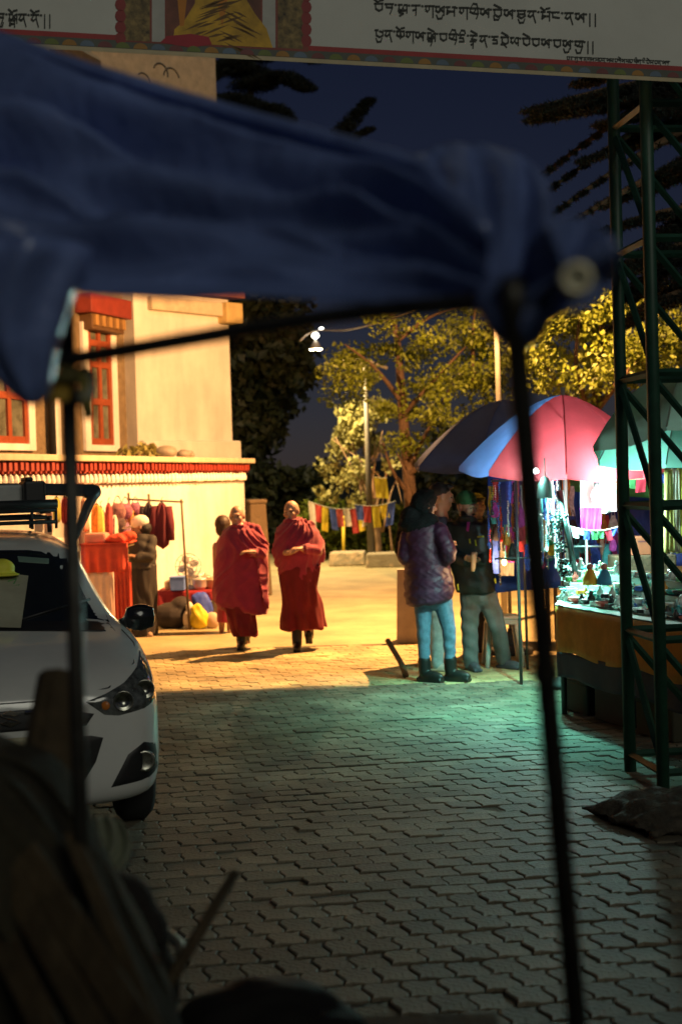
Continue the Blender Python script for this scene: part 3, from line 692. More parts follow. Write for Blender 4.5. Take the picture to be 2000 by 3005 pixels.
b = MB(); c = G(1985, 2400); c.z = 0; c.x -= .3; c.y += .2
b.box(c + V(.30, -.20, .06), (.8, .7, .10), rotz(.4), .6)
b.v = [tuple(Vector(v)) for v in b.v]
o = rbuild(b, 'concrete_footing', mat('footing', (.05, .042, .03), .95, var=.5, scale=12, bump=.8, bscale=30), None, .03, 2, origin=(c.x + .3, c.y - .2, 0), disp=lambda c: .02 * np.sin(c[:, 0] * 23) * np.sin(c[:, 1] * 31 + c[:, 2] * 27))
tag(o, 'rough earth covered concrete footing at the base of the green tower', 'footing')
# ================================================================ white hatchback
car = empty('parked_car', (0, 0, 0), 'white small hatchback with roof rack and raised tailgate parked at left', 'car')
fc = G(44, 2512); fc.z = 0
ang = math.radians(18.0); cy = V(-math.sin(ang), math.cos(ang), 0); cx = V(math.cos(ang), math.sin(ang), 0)
car.location = fc
def CP(x, y, z): return fc + cx * x + cy * y + V(0, 0, z)
m_paint = mat('car_white_paint', (0.55, 0.56, 0.54), 0.22, var=.04, coat=.6, spec=.5)
m_blk = mat('car_black_plastic', (0.012, 0.012, 0.013), 0.45)
m_chr = mat('chrome', (.75, .75, .72), .12, metal=1.0, var=.02)
# stations: y, half width, bottom z, belt z, belt half width, top z, roof-edge half width, roof-edge z
ST = [(-.02, .50, .28, .69, .46, .73, .30, .725), (.02, .66, .20, .735, .62, .785, .42, .78), (.14, .755, .17, .82, .69, .87, .52, .865), (.40, .775, .17, .915, .715, .955, .54, .95),
      (.74, .775, .20, .98, .72, 1.02, .58, 1.01), (.90, .775, .20, .99, .71, 1.08, .58, 1.065), (1.42, .745, .20, .98, .69, 1.43, .53, 1.385), (1.75, .745, .20, .99, .69, 1.50, .55, 1.455), (2.4, .745, .20, 1.0, .69, 1.52, .55, 1.475),
      (3.0, .74, .22, 1.0, .68, 1.49, .54, 1.44), (3.32, .72, .26, 1.0, .66, 1.36, .52, 1.32), (3.42, .66, .32, .95, .60, 1.05, .5, 1.02)]
def section(s):
    y, hw, zb, zbt, bw, zt, rw, rz = s
    h = [(0, zb), (.55 * hw, zb), (.93 * hw, zb + .02), (hw, zb + .12), (hw, (zb + zbt) * .5 + .05), (hw * .99, zbt - .08), (bw, zbt), ((bw + rw) * .5 + .01, (zbt + rz) * .5), (rw, rz), (rw * .55, zt - .008), (0, zt)]
    full = [(-x, z) for x, z in h[1:-1]][::-1]
    return [CP(x, y, z) for x, z in h] + [CP(x, y, z) for x, z in full]
rr = [section(s) for s in ST]
cb = MB(); cb.rings(rr)
body = cb.build('body', m_paint, car, smooth=True, sub=2)
dg = bpy.context.evaluated_depsgraph_get(); ev = body.evaluated_get(dg); bm = bmesh.new(); bm.from_mesh(ev.to_mesh()); bm.transform(Matrix.Translation(fc)); BVH = BVHTree.FromBMesh(bm); bm.free()
def hit(px, py, off=0.0):
    d = ray(px, py).normalized(); loc, n, i, dist = BVH.ray_cast(CAM, d)
    if loc is None: return None
    return loc + (-d) * off
def hit_y(x, z, off=.0):
    loc, n, i, dist = BVH.ray_cast(CP(x, -1.5, z), cy)
    return None if loc is None else loc - cy * off
def patch(poly, name, m, off=.004, rad=None, parent=None, cell=.022, solid=0, margin=0):
    """outline in car front-view metres (x, z) laid on the body skin"""
    n = len(poly); c = (sum(p[0] for p in poly) / n, sum(p[1] for p in poly) / n); NR = 7; K = 5
    ring = []
    for i in range(n):
        a, b_ = poly[i], poly[(i + 1) % n]
        for k in range(K): ring.append((a[0] + (b_[0] - a[0]) * k / K, a[1] + (b_[1] - a[1]) * k / K))
    mb = MB(); rows = []
    for j in range(NR + 1):
        t = max(.01, j / NR); row = []
        for (x, z) in ring:
            p = hit_y(c[0] + (x - c[0]) * t, c[1] + (z - c[1]) * t, off * (1 if j < NR else .1))
            if p is None: p = row[-1] if row else CP(x, .3, z)
            row.append(p)
        rows.append(row)
    mb.rings(rows, True, False); return mb.build(name, m, parent or car, smooth=True, origin=fc)
# windscreen
m_ws = glass_mat('windscreen_glass', (.10, .12, .12))
m_dark = mat('car_interior', (.012, .012, .012), .8)
ws = [(-.60, 1.02), (0, 1.055), (.60, 1.02), (.595, 1.09), (.53, 1.36), (.25, 1.405), (0, 1.415), (-.25, 1.405), (-.53, 1.36), (-.595, 1.09)]
patch([(x * 1.02, z) for x, z in ws], 'windscreen', mat('windscreen_dark', (.010, .013, .014), .06, var=.2, spec=.6, coat=.3), .006)
patch([(-.62, .985), (0, 1.02), (.62, .985), (.60, 1.03), (0, 1.062), (-.60, 1.03)], 'cowl', m_blk, .009)
# A pillar trims and roof edge lines
for sgn in (-1, 1):
    hl = patch([(sgn * x, z) for x, z in ((.36, .715), (.46, .745), (.56, .785), (.65, .845), (.70, .905), (.735, .86), (.752, .76), (.748, .69), (.66, .655), (.52, .635), (.45, .645))], 'headlight', mat('headlamp_housing', (.07, .075, .072), .12, var=.8, scale=26, coat=.9), .006)
    for (x, z, r) in ((.545, .705, .050), (.665, .745, .048)):
        p = hit_y(sgn * x, z, .006); b = MB(); b.lathe(p, [(.004, .002), (r * .55, .004), (r * .9, .012), (r, .014), (r * 1.04, .006)], 16, cx.to_track_quat('X', 'Z').to_matrix() @ rotx(math.radians(90)))
        b.build('reflector', mat('headlamp_reflector', (.30, .30, .26), .28, metal=1, var=.5, scale=60), hl, origin=fc, smooth=True)
    p = hit_y(sgn * .455, .69, .008); b = MB(); b.ell(p, (.022, .008, .022)); b.build('indicator', mat('indicator_amber', (.5, .16, .03), .3), hl, origin=fc, smooth=True)
    fo = patch([(sgn * x, z) for x, z in ((.47, .285), (.56, .44), (.645, .49), (.715, .47), (.735, .34), (.67, .305))], 'fog_lamp_recess', m_blk, .005)
    p = hit_y(sgn * .645, .395, .007); b = MB(); b.lathe(p, [(.004, .003), (.040, .004), (.052, .010), (.055, .0)], 16, rotz(ang) @ rotx(math.radians(90))); b.build('fog_lamp', mat('headlamp_reflector', (.30, .30, .26), .28, metal=1, var=.5, scale=60), fo, origin=fc, smooth=True)
patch([(-.36, .60), (.36, .60), (.40, .655), (.20, .70), (-.20, .70), (-.40, .655)], 'grille', m_blk, .005)
patch([(-.32, .30), (.32, .30), (.40, .42), (.44, .535), (.38, .55), (-.38, .55), (-.44, .535), (-.40, .42)], 'lower_grille', m_blk, .005)
b = MB()
for q in ([(-.05, .685), (.0, .705), (.05, .685), (.02, .675), (.0, .682)], [(.05, .645), (.0, .625), (-.05, .645), (-.02, .655), (.0, .648)], [(-.05, .685), (-.03, .672), (.05, .645), (.03, .658)]):
    b.add([hit_y(x, z, .016) for x, z in q], [tuple(range(len(q)))])
b.build('emblem', m_chr, car, origin=fc, solid=.006)
for sgn in (-1, 1):
    b = MB(); b.tube([hit_y(sgn * x, z, .014) for x, z in ((.07, .69), (.2, .693), (.33, .685))], .009, 6); b.build('grille_trim', m_chr, car, origin=fc, smooth=True)
pl = patch([(-.20, .47), (.20, .47), (.20, .57), (-.20, .57)], 'number_plate', mat('plate_yellow_white', (.35, .33, .22), .5), .014)
# side mirrors
for sgn in (-1, 1):
    b = MB(); p = CP(sgn * .80, .93, 1.025); b.box(p, (.15, .07, .12), rotz(ang)); b.ell(p, (.092, .06, .078), rotz(ang)); b.cap(CP(sgn * .70, .98, .99), p, .03, .04); mr = rbuild(b, 'side_mirror', mat('mirror_black', (.012, .013, .014), .2, coat=.5), car, .012, 3)
    mr.data.transform(Matrix.Translation((0, 0, 0)))
# sticker, wipers
patch([(.18, 1.345), (.36, 1.325), (.37, 1.355), (.18, 1.378)], 'windscreen_sticker', mat('sticker_green', (.14, .22, .18), .4), .010)
for sgn in (-.38, .12):
    b = MB(); b.tube([hit_y(sgn, 1.055, .014), hit_y(sgn + .22, 1.10, .016), hit_y(sgn + .42, 1.135, .016)], .007, 6); b.build('wiper', m_blk, car, origin=fc, smooth=True)
# door glass and bonnet shut line on the visible side
for sgn in (-1, 1):
    for (y0, y1) in ((1.25, 2.02), (2.10, 2.85)):
        rows = []
        for j in range(6):
            z = 1.05 + .33 * j / 5; r = []
            for i in range(9):
                yy = y0 + (y1 - y0) * i / 8 + (.30 * (j / 5) if y0 < 2 and i < 4 else 0) * (1 - i / 4 if i < 4 else 0)
                loc, n, idx, dist = BVH.ray_cast(CP(sgn * 1.5, yy, z), -cx * sgn); r.append((loc + n * .004) if loc else CP(sgn * .6, yy, z))
            rows.append(r)
        b = MB(); b.grid(rows); b.build('side_window', mat('windscreen_dark', (.01, .012, .013), .06), car, origin=fc, smooth=True)
def shut(pts, name='shut_line', r=.004):
    b = MB(); b.tube([p for p in (hit_y(x, z, .001) for x, z in pts) if p], r, 5); b.build(name, m_blk, car, origin=fc)
shut([(-.66, .985), (-.69, .93), (-.64, .86), (-.48, .77), (-.2, .735), (.2, .735), (.48, .77), (.64, .86), (.69, .93), (.66, .985)])
# wheels
for sgn in (-1, 1):
    for y in (.54, 2.85):
        b = MB(); R = rotz(ang) @ roty(math.radians(90))
        b.lathe(CP(sgn * .66, y, .288), [(.17, -.08), (.262, -.085), (.29, -.055), (.29, .055), (.262, .085), (.17, .08)], 24, R); wh = b.build('wheel', mat('tyre', (.015, .015, .015), .8), car, origin=fc, smooth=True)
        b = MB(); b.lathe(CP(sgn * .685, y, .288), [(.03, -.06), (.165, -.06), (.17, .055), (.12, .05), (.04, .06)], 18, R); b.build('rim', mat('rim_steel', (.25, .25, .25), .4, metal=.8), wh, origin=fc, smooth=True)
# roof rack with bars, tube and box
b = MB()
for sgn in (-.40, .40):
    b.tube([CP(sgn, 1.62, 1.50), CP(sgn, 1.64, 1.58), CP(sgn, 2.7, 1.58), CP(sgn, 2.72, 1.50)], .012, 8)
for y in (1.66, 1.95, 2.25, 2.6): b.tube([CP(-.42, y, 1.585), CP(.42, y, 1.585)], .010, 8)
b.tube([CP(-.44, 1.62, 1.56), CP(.44, 1.62, 1.56)], .012, 8); b.tube([CP(-.44, 1.62, 1.63), CP(.44, 1.62, 1.63)], .012, 8)
for x in (-.44, -.2, .05, .3, .44): b.tube([CP(x, 1.62, 1.52), CP(x, 1.62, 1.64)], .009, 6)
b.build('roof_rack', m_blk, car, smooth=True)
b = MB(); b.tube([CP(-.55, 1.78, 1.665), CP(.47, 1.78, 1.665)], .028, 12); b.build('rack_tube', m_blk, car, smooth=True)
q = P(60, 1480, 8.75)
b = MB(); b.tube([P(-260, 1505, 8.7), P(140, 1488, 8.7)], .030, 12); b.tube([P(118, 1489, 8.7), P(148, 1487, 8.7)], .040, 12)
bx0 = MB(); c0 = P(-40, 1455, 8.8); bx0.box(c0, (.42, .3, .13), rotz(ang)); 
o = tag(bx0.build('roof_box', mat('box_grey', (.3, .31, .3), .5), origin=c0 - V(0, 0, .065), bevel=.02), 'grey box strapped on the car roof rack', 'box')
c0 = P(95, 1450, 8.8); b2 = MB(); b2.box(c0, (.13, .34, .16), rotz(ang)); b2.box(c0 + V(-.03, 0, .09), (.05, .3, .03), rotz(ang)); b2.build('end_cap', m_blk, o, origin=o.location, bevel=.02)
o2 = tag(b.build('carrier_tube', m_blk, origin=P(-60, 1510, 8.7), smooth=True), 'black tube with end cap lying across the roof rack', 'tube')
# raised tailgate: rounded frame with a big window
Yt = 10.0
out = [(232, 1578, 9.55), (252, 1530, 9.75), (276, 1470, 10.05), (296, 1442, 10.15), (286, 1430, 10.2), (240, 1425, 10.2), (100, 1422, 10.2), (-60, 1424, 10.2), (-330, 1432, 10.1), (-380, 1470, 10.0), (-330, 1570, 9.6)]
inn = [(212, 1578, 9.5), (226, 1540, 9.7), (246, 1490, 10.0), (258, 1466, 10.1), (250, 1456, 10.12), (226, 1452, 10.15), (100, 1450, 10.15), (-60, 1450, 10.15), (-300, 1458, 10.05), (-340, 1485, 9.95), (-310, 1570, 9.55)]
b = MB(); ro = [P(*p) for p in out]; ri = [P(*p) for p in inn]
b.rings([bez(ro, 4), bez(ri, 4)], False, False); b.build('tailgate', mat('tailgate_paint', (.05, .06, .065), .3, coat=.4), car, smooth=True, solid=.05, bevel=.012, origin=fc)
b = MB(); b.add(ri, [tuple(range(len(ri)))]); b.build('tailgate_window', glass_mat('tailgate_glass', (.72, .74, .74)), car, origin=fc)
# card under the wiper and a yellow helmet on the dashboard edge
q = [hit(*p, .03) for p in ((-60, 1672), (84, 1690), (62, 1842), (-70, 1838))]
b = MB(); b.add(q, [(0, 1, 2, 3)])
o = tag(b.build('paper_card', mat('paper_card', (.30, .30, .22), .8), origin=(q[2] + q[3]) / 2, solid=.003), 'pale card with green writing propped on the car windscreen', 'card')
b = MB(); rnd = random.Random(5)
for k in range(7):
    x, y = rnd.uniform(8, 55), 1705 + k * 17; a = hit(x - 14, y + rnd.uniform(-4, 4), .035); c = hit(x + 12, y - 6, .035); e = hit(x + 3, y + 10, .035); b.tube([a, c, e], .005, 5)
b.build('green_writing', mat('ink_green', (.06, .22, .07), .8), o, origin=o.location)
c = hit(5, 1668, .09); b = MB()
b.ell(c, (.075, .065, .055), None, 20, 12); b.ell(c + V(.02, -.03, -.035), (.095, .07, .010), rotz(.2))
o = rbuild(b, 'yellow_hat', mat('cap_yellow', (.62, .60, .05), .6), None, .008, 3, origin=c - V(0, 0, .06)); tag(o, 'yellow hat lying against the car windscreen at the left edge', 'hat')
# ================================================================ people
m_skin = mat('skin', (.42, .24, .16), .55, var=.12, scale=20); m_skin2 = mat('skin_tan', (.34, .19, .12), .55, var=.12, scale=20)
m_hair = mat('hair_black', (.012, .011, .011), .5, bump=.5, bscale=120)
m_eye = mat('eye_dark', (.02, .015, .012), .2)
def head_shape(mb, c, yaw, s=1.0, tilt=0.0, ears=True):
    """c = centre of the head; yaw 0 looks at the camera (-y), positive turns to the viewer's right"""
    R = rotz(yaw) @ rotx(tilt); c = Vector(c)
    def at(x, y, z): return c + R @ V(x * s, y * s, z * s)
    E = lambda p, r: mb.ell(at(*p), tuple(q * s for q in r), R, 14, 10)
    E((0, .012, .022), (.077, .094, .094)); E((0, -.018, -.030), (.064, .072, .088)); E((0, -.045, -.088), (.038, .036, .030))
    E((0, -.082, .030), (.052, .018, .012)); mb.cap(at(0, -.088, .018), at(0, -.108, -.022), .011 * s, .016 * s, 8)
    E((0, -.082, -.062), (.027, .014, .012)); E((.04, -.062, -.02), (.026, .025, .026)); E((-.04, -.062, -.02), (.026, .025, .026))
    if ears:
        for q in (-1, 1): E((q * .078, .012, -.005), (.011, .022, .032))
    mb.cap(at(0, .01, -.07), c + V(0, .02 * s, -.185 * s), .052 * s, .058 * s)
    return at
def eyes(par, at):
    for q in (-1, 1):
        b = MB(); b.ell(at(q * .030, -.0755, .006), (.009, .006, .0055)); b.build('eye', m_eye, par, smooth=True)
def hand(mb, w, d, nrm, s=1.0, curl=.9, thumb=1):
    """wrist point, pointing direction, palm normal"""
    w = Vector(w); d = Vector(d).normalized(); nrm = Vector(nrm); nrm = (nrm - d * nrm.dot(d)).normalized(); sd_ = d.cross(nrm)
    B = Matrix((sd_, d, nrm)).transposed()
    mb.ell(w + d * .045 * s, (.038 * s, .05 * s, .016 * s), B); mb.cap(w - d * .02, w + d * .03 * s, .026 * s, .026 * s)
    for k, (o, l) in enumerate(((-.030, .062), (-.010, .075), (.011, .070), (.030, .054))):
        a = w + d * .085 * s + sd_ * o * s; dd = (d + nrm * curl * .5).normalized(); e = a + dd * l * .5 * s; f = e + (d + nrm * curl * 1.8).normalized() * l * .5 * s
        mb.cap(a, e, .0095 * s, .009 * s, 7); mb.cap(e, f, .009 * s, .0075 * s, 7)
    a = w + d * .03 * s - sd_ * thumb * .032 * s; e = a + (d * .7 - sd_ * thumb * .6 + nrm * .4).normalized() * .04 * s; f = e + (d + nrm * .5).normalized() * .03 * s
    mb.cap(a, e, .012 * s, .0105 * s, 7); mb.cap(e, f, .0105 * s, .008 * s, 7)
def limb(mb, pts, rs, n=12):
    for i in range(len(pts) - 1): mb.cap(pts[i], pts[i + 1], rs[i], rs[i + 1], n)
def zc(ox, oy, sc, Y0):
    return lambda zx, zy, dy=0.0: P(ox + zx / sc, oy + zy / sc, Y0 + dy)
def robe(mb, C, rows, n=64, fold=.05, kf=9, seed=0):
    """rows: (zoom y, x left, x right, half depth, depth shift)"""
    ys = [r[0] for r in rows]; rr = []
    Y = np.linspace(ys[0], ys[-1], 40)
    for y in Y:
        xl, xr, dp, sh = [float(np.interp(y, ys, [r[k] for r in rows])) for k in (1, 2, 3, 4)]
        a, c = C(xl, y, sh), C(xr, y, sh); ce = (a + c) / 2; hw = (c - a).length / 2; ring = []
        amp = fold * min(1, .25 + (y - ys[0]) / (ys[-1] - ys[0]) * 1.2)
        for k in range(n):
            q = 2 * math.pi * k / n; m = 1 + amp * (math.sin(kf * q + seed + y * .004) + .6 * math.sin((kf * 2 - 3) * q + 2 * seed - y * .006)) * (.5 + .5 * abs(math.sin(q)))
            ring.append(ce + V(hw * math.cos(q) * (1 + (m - 1) * .4), dp * math.sin(q) * m, 0))
        rr.append(ring)
    mb.rings(rr)
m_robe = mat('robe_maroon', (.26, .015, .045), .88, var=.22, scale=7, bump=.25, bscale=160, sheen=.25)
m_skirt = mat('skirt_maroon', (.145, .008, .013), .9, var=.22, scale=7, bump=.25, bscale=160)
m_shoe = mat('shoe_black', (.012, .011, .010), .45)
def crease(k, a, cx_, cz_, seed=0):
    """sharp cloth creases that fan out from a point of the cloth"""
    def f(c):
        ang_ = np.arctan2(c[:, 0] - cx_, cz_ - c[:, 2]) + .25 * np.sin(c[:, 2] * 7 + c[:, 1] * 9 + seed)
        r1 = 1 - np.abs(np.sin(ang_ * k + seed + .8 * np.sin(c[:, 2] * 11))) ** .6; r2 = 1 - np.abs(np.sin(ang_ * k * 1.9 + 1.7 * seed + c[:, 1] * 12)) ** .6
        m_ = .35 + .65 * np.clip(.5 + .9 * np.sin(c[:, 2] * 8.3 + c[:, 0] * 5.1 + seed * 2) * np.sin(c[:, 0] * 9.7 - c[:, 2] * 3.3 + seed), 0, 1)
        return a * (r1 + .5 * r2 - .55) * m_
    return f
def folds(k=42, a=.010, tilt=(1.0, .3, .55)):
    t = tilt
    def f(c): 
        u = c[:, 0] * t[0] + c[:, 1] * t[1] + c[:, 2] * t[2]
        return (a * np.sin(u * k + 2.5 * np.sin(c[:, 2] * 6 + c[:, 0] * 4)) + a * .6 * np.sin(u * k * 1.7 - c[:, 2] * 13 + 1.3)) * (0.4 + .6 * np.abs(np.sin(c[:, 2] * 5 + c[:, 1] * 7)))
    return f
# ---- right monk
g0 = G(872, 1906); Y0 = g0.y; C = zc(550, 1400, 3.136, Y0)
pm = empty('person', V(g0.x, Y0, 0), 'walking person in maroon robes with shaved head, the right one of the pair', 'person')
b = MB(); hc = C(955, 318); at = head_shape(b, hc, math.radians(-22), .98, .12)
limb(b, [C(955, 440), C(975, 900), C(1000, 1150, -.02), C(1010, 1540, -.08)], [.09, .12, .08, .028]); limb(b, [C(985, 900), C(1090, 1180, .05), C(1118, 1470, .22)], [.1, .08, .028])
limb(b, [C(880, 520), C(840, 720), C(930, 690, -.22)], [.06, .05, .032]); limb(b, [C(1100, 500), C(1200, 690, -.05), C(1060, 660, -.22)], [.06, .05, .032])
hand(b, C(1062, 660, -.24), C(960, 650, -.30) - C(1062, 660, -.24), (0, .2, -1), .95, .8); hand(b, C(930, 700, -.26), C(1010, 690, -.33) - C(930, 700, -.26), (0, -.3, 1), .95, .6, -1)
rbuild(b, 'body', m_skin, pm, .0075, 3); eyes(pm, at)
b = MB(); robe(b, C, [(820, 830, 1222, .17, 0), (900, 848, 1212, .17, 0), (1010, 858, 1200, .17, 0), (1160, 862, 1240, .19, .02), (1300, 858, 1262, .22, .04), (1395, 856, 1280, .24, .05)], fold=.10, kf=7, seed=1)
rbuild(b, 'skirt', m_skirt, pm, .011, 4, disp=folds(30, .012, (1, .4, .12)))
b = MB(); robe(b, C, [(385, 905, 1040, .075, .02), (430, 855, 1130, .13, 0), (500, 805, 1212, .16, 0), (640, 772, 1258, .19, -.01), (720, 782, 1240, .19, -.02), (810, 815, 1215, .18, 0), (960, 862, 1200, .16, 0)], fold=.03, kf=8, seed=3)
limb(b, [C(1120, 455), C(1205, 610, -.02), C(1190, 680, -.12), C(1075, 655, -.22)], [.055, .068, .060, .046]); limb(b, [C(870, 510), C(835, 650, -.04), C(890, 720, -.12)], [.055, .06, .05])
b.prism([C(1060, 640, -.2), C(1255, 620, -.04), C(1262, 790, -.02), C(1215, 800, -.05), C(1190, 880, -.12)], V(0, .05, 0))
b.tube([C(955 + 68 * math.cos(t) + 10, 412 + 14 * math.sin(t), -.02 + .075 * math.sin(t)) for t in [i * .48 for i in range(14)]], .022, 8); b.cap(C(1010, 400, .0), C(1120, 455, .0), .045, .06); b.cap(C(930, 420, .0), C(860, 490, .0), .045, .055)
q_ = C(1060, 300); rbuild(b, 'shawl', m_robe, pm, .0085, 2, disp=crease(9, .024, q_.x, q_.z, 1))
for (x, y, dy, a, z) in ((1008, 1560, -.10, -.1, 0), (1118, 1515, .20, .5, .05)):
    p = C(x, y, dy); b = MB(); p.z = .045 + z; Rt = rotx(-a)
    b.ell(p + Rt @ V(0, -.05, 0), (.045, .13, .045), Rt); b.cap(p + V(0, .03, .02), p + V(0, .07, .34), .052, .066); b.box(p + Rt @ V(0, -.04, -.03), (.075, .22, .025), Rt)
    rbuild(b, 'shoe', m_shoe, pm, .009, 3)
# ---- left monk
g0 = G(708, 1904); Y0 = g0.y; C = zc(550, 1400, 3.136, Y0)
pm = empty('person', V(g0.x, Y0, 0), 'walking person in maroon robes with shaved head, the left one of the pair', 'person')
b = MB(); hc = C(455, 362); at = head_shape(b, hc, math.radians(-8), .98, .10)
limb(b, [C(470, 480), C(470, 900), C(480, 1150), C(500, 1550, -.05)], [.09, .12, .08, .028]); limb(b, [C(520, 900), C(560, 1200, .05), C(540, 1520, .20)], [.1, .08, .028])
limb(b, [C(390, 560), C(345, 780), C(400, 900, -.02)], [.06, .05, .032]); limb(b, [C(600, 540), C(680, 730, -.05), C(590, 690, -.22)], [.06, .05, .032])
hand(b, C(600, 690, -.24), C(505, 680, -.29) - C(600, 690, -.24), (0, .1, -1), .95, .9)
rbuild(b, 'body', m_skin, pm, .0075, 3); eyes(pm, at)
b = MB(); robe(b, C, [(1050, 300, 690, .18, 0), (1160, 312, 640, .18, 0), (1250, 345, 610, .18, .01), (1350, 385, 628, .19, .02), (1460, 428, 652, .19, .03)], fold=.11, kf=7, seed=2)
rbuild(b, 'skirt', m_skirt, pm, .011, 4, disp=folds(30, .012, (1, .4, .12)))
b = MB(); robe(b, C, [(440, 420, 545, .075, .02), (480, 345, 620, .13, 0), (540, 300, 690, .16, 0), (660, 268, 740, .19, 0), (850, 238, 735, .2, 0), (1040, 226, 738, .2, .0), (1140, 240, 745, .2, .0), (1205, 300, 748, .19, 0), (1262, 600, 735, .14, 0)], fold=.03, kf=8, seed=5)
limb(b, [C(630, 480), C(698, 630, -.02), C(690, 700, -.12), C(600, 690, -.22)], [.055, .062, .056, .044]); limb(b, [C(365, 530), C(312, 700, -.03)], [.055, .065])
b.prism([C(610, 660, -.2), C(735, 650, -.05), C(748, 1215, -.12), C(700, 1180, -.16), C(640, 800, -.2)], V(0, .06, 0))
b.tube([C(470 + 68 * math.cos(t), 462 + 14 * math.sin(t), -.02 + .075 * math.sin(t)) for t in [i * .48 for i in range(14)]], .022, 8); b.cap(C(520, 445, .0), C(630, 480, .0), .045, .058); b.cap(C(430, 465, .0), C(360, 520, .0), .045, .055)
q_ = C(540, 330); rbuild(b, 'shawl', m_robe, pm, .0085, 2, disp=crease(10, .024, q_.x, q_.z, 2))
for (x, y, dy, a, z) in ((495, 1560, -.06, 0, 0), (545, 1530, .2, .5, .05)):
    p = C(x, y, dy); b = MB(); p.z = .045 + z; Rt = rotx(-a)
    b.ell(p + Rt @ V(0, -.05, 0), (.045, .13, .045), Rt); b.cap(p + V(0, .03, .02), p + V(0, .05, .32), .052, .066); b.box(p + Rt @ V(0, -.04, -.03), (.075, .22, .025), Rt)
    rbuild(b, 'shoe', m_shoe, pm, .009, 3)
# ---- generic clothed figure
def figure(name, label, base, C, J, cl, skin=m_skin, voxel=.009):
    """J: joints as zoom coordinates; cl: clothing list (name, material, builder, voxel, smooth, disp)"""
    pr = empty(name, V(base.x, base.y, 0), label, 'person'); b = MB()
    at = head_shape(b, C(*J['head']), J.get('yaw', 0), J.get('hs', 1.0), J.get('tilt', 0))
    q = {k: C(*v) for k, v in J.items() if isinstance(v, tuple) and len(v) in (2, 3)}
    limb(b, [q['neck'], q['chest'], q['hip']], [.06, .13, .12])
    for s in 'LR':
        limb(b, [q['sh' + s], q['el' + s], q['wr' + s]], [.055, .042, .030]); limb(b, [q['hp' + s], q['kn' + s], q['an' + s]], [.075, .046, .034])
        d = q['hd' + s] - q['wr' + s]; hand(b, q['wr' + s], d, J.get('hn' + s, V(0, .3, -1)), 1.0, .9, 1 if s == 'R' else -1)
        b.cap(q['an' + s], q['an' + s] + V(0, -.02, -.02), .034, .03)
    rbuild(b, 'body', skin, pr, .0075, 3)
    if J.get('eyes', True): eyes(pr, at)
    for (nm, m_, fn, vx, sm, dp) in cl:
        b = MB(); fn(b, q, at); rbuild(b, nm, m_, pr, vx, sm, disp=dp)
    return pr
def shoe(mb, p, yaw, L=.26, h=.06):
    R = rotz(yaw); mb.ell(p + R @ V(0, -.07, h * .55), (.045, L * .5, h * .62), R); mb.box(p + R @ V(0, -.065, .014), (.08, L * .92, .026), R); mb.cap(p + V(0, 0, h * .7), p + V(0, 0, .10), .045, .043)
# ---- woman in the purple quilted coat
g0 = G(1262, 2000); Y0 = g0.y; C = zc(1100, 1350, 3.136, Y0)
m_puff = mat('coat_plum', (.072, .019, .047), .48, var=.25, scale=9, spec=.4, bump=.12, bscale=60)
m_fur = mat('hood_black', (.006, .006, .007), .95, bump=.9, bscale=160)
m_jean = mat('jeans_pale', (.12, .19, .28), .8, var=.4, scale=14, bump=.2, bscale=250)
J = dict(head=(455, 420, .02), yaw=math.radians(115), tilt=.12, neck=(450, 560, .02), chest=(450, 700), hip=(500, 1150), shL=(330, 640, .02), elL=(290, 900, -.05), wrL=(380, 950, .12), hdL=(460, 960, .2), shR=(570, 640, -.02), elR=(660, 860, -.1), wrR=(660, 780, .14), hdR=(700, 740, .22),
         hpL=(440, 1260), knL=(445, 1560, -.02), anL=(452, 1850, 0), hpR=(610, 1260), knR=(678, 1560, -.02), anR=(690, 1850, 0))
def coat(b, q, at):
    rows = [(560, 330, 560, .10, 0), (620, 268, 610, .15, 0), (700, 262, 610, .17, 0), (820, 262, 620, .18, 0), (950, 265, 660, .19, 0), (1100, 268, 715, .20, 0), (1220, 268, 728, .20, 0), (1290, 275, 712, .19, 0), (1325, 320, 660, .16, 0)]
    ys = [r[0] for r in rows]; rr = []
    for y in np.linspace(560, 1325, 90):
        xl, xr, dp, sh = [float(np.interp(y, ys, [r[k] for r in rows])) for k in (1, 2, 3, 4)]
        tlt = 0
        pf = 1 + .045 * (abs(math.sin((y - 560) / 765 * math.pi * 7.5)) ** .6 - .5)
        a, c = C(xl, y), C(xr, y); ce = (a + c) / 2; hw = (c - a).length / 2
        rr.append([ce + V(hw * pf * math.cos(t), dp * pf * math.sin(t), (-.00 + .018 * math.cos(t))) for t in [2 * math.pi * k / 40 for k in range(40)]])
    b.rings(rr)
    for pts in ([C(585, 640, -.08), C(630, 740, -.14), C(672, 855, -.16), C(640, 905, -.10)], [C(320, 650, .02), C(290, 780, -.02), C(285, 900, -.04), C(370, 940, .12)]):
        sm = bez(pts, 6); 
        for i, p in enumerate(sm): b.ell(p, .068 + .008 * abs(math.sin(i * .75)), None, 12, 8)
def hoodf(b, q, at):
    b.ell(C(430, 420, .03), (.105, .115, .135)); b.ell(C(480, 350, .02), (.085, .1, .08)); b.ell(C(400, 600, .0), (.185, .165, .085)); b.ell(C(330, 540, .03), (.10, .13, .11)); b.ell(C(480, 560, -.05), (.10, .09, .07)); b.cap(C(300, 640, .05), C(255, 830, .08), .09, .075)
def trousers(rs): 
    def f(b, q, at):
        b.ell((q['hpL'] + q['hpR']) / 2, (.16, .13, .12))
        for s in 'LR': limb(b, [q['hp' + s], q['kn' + s], q['an' + s]], rs)
    return f
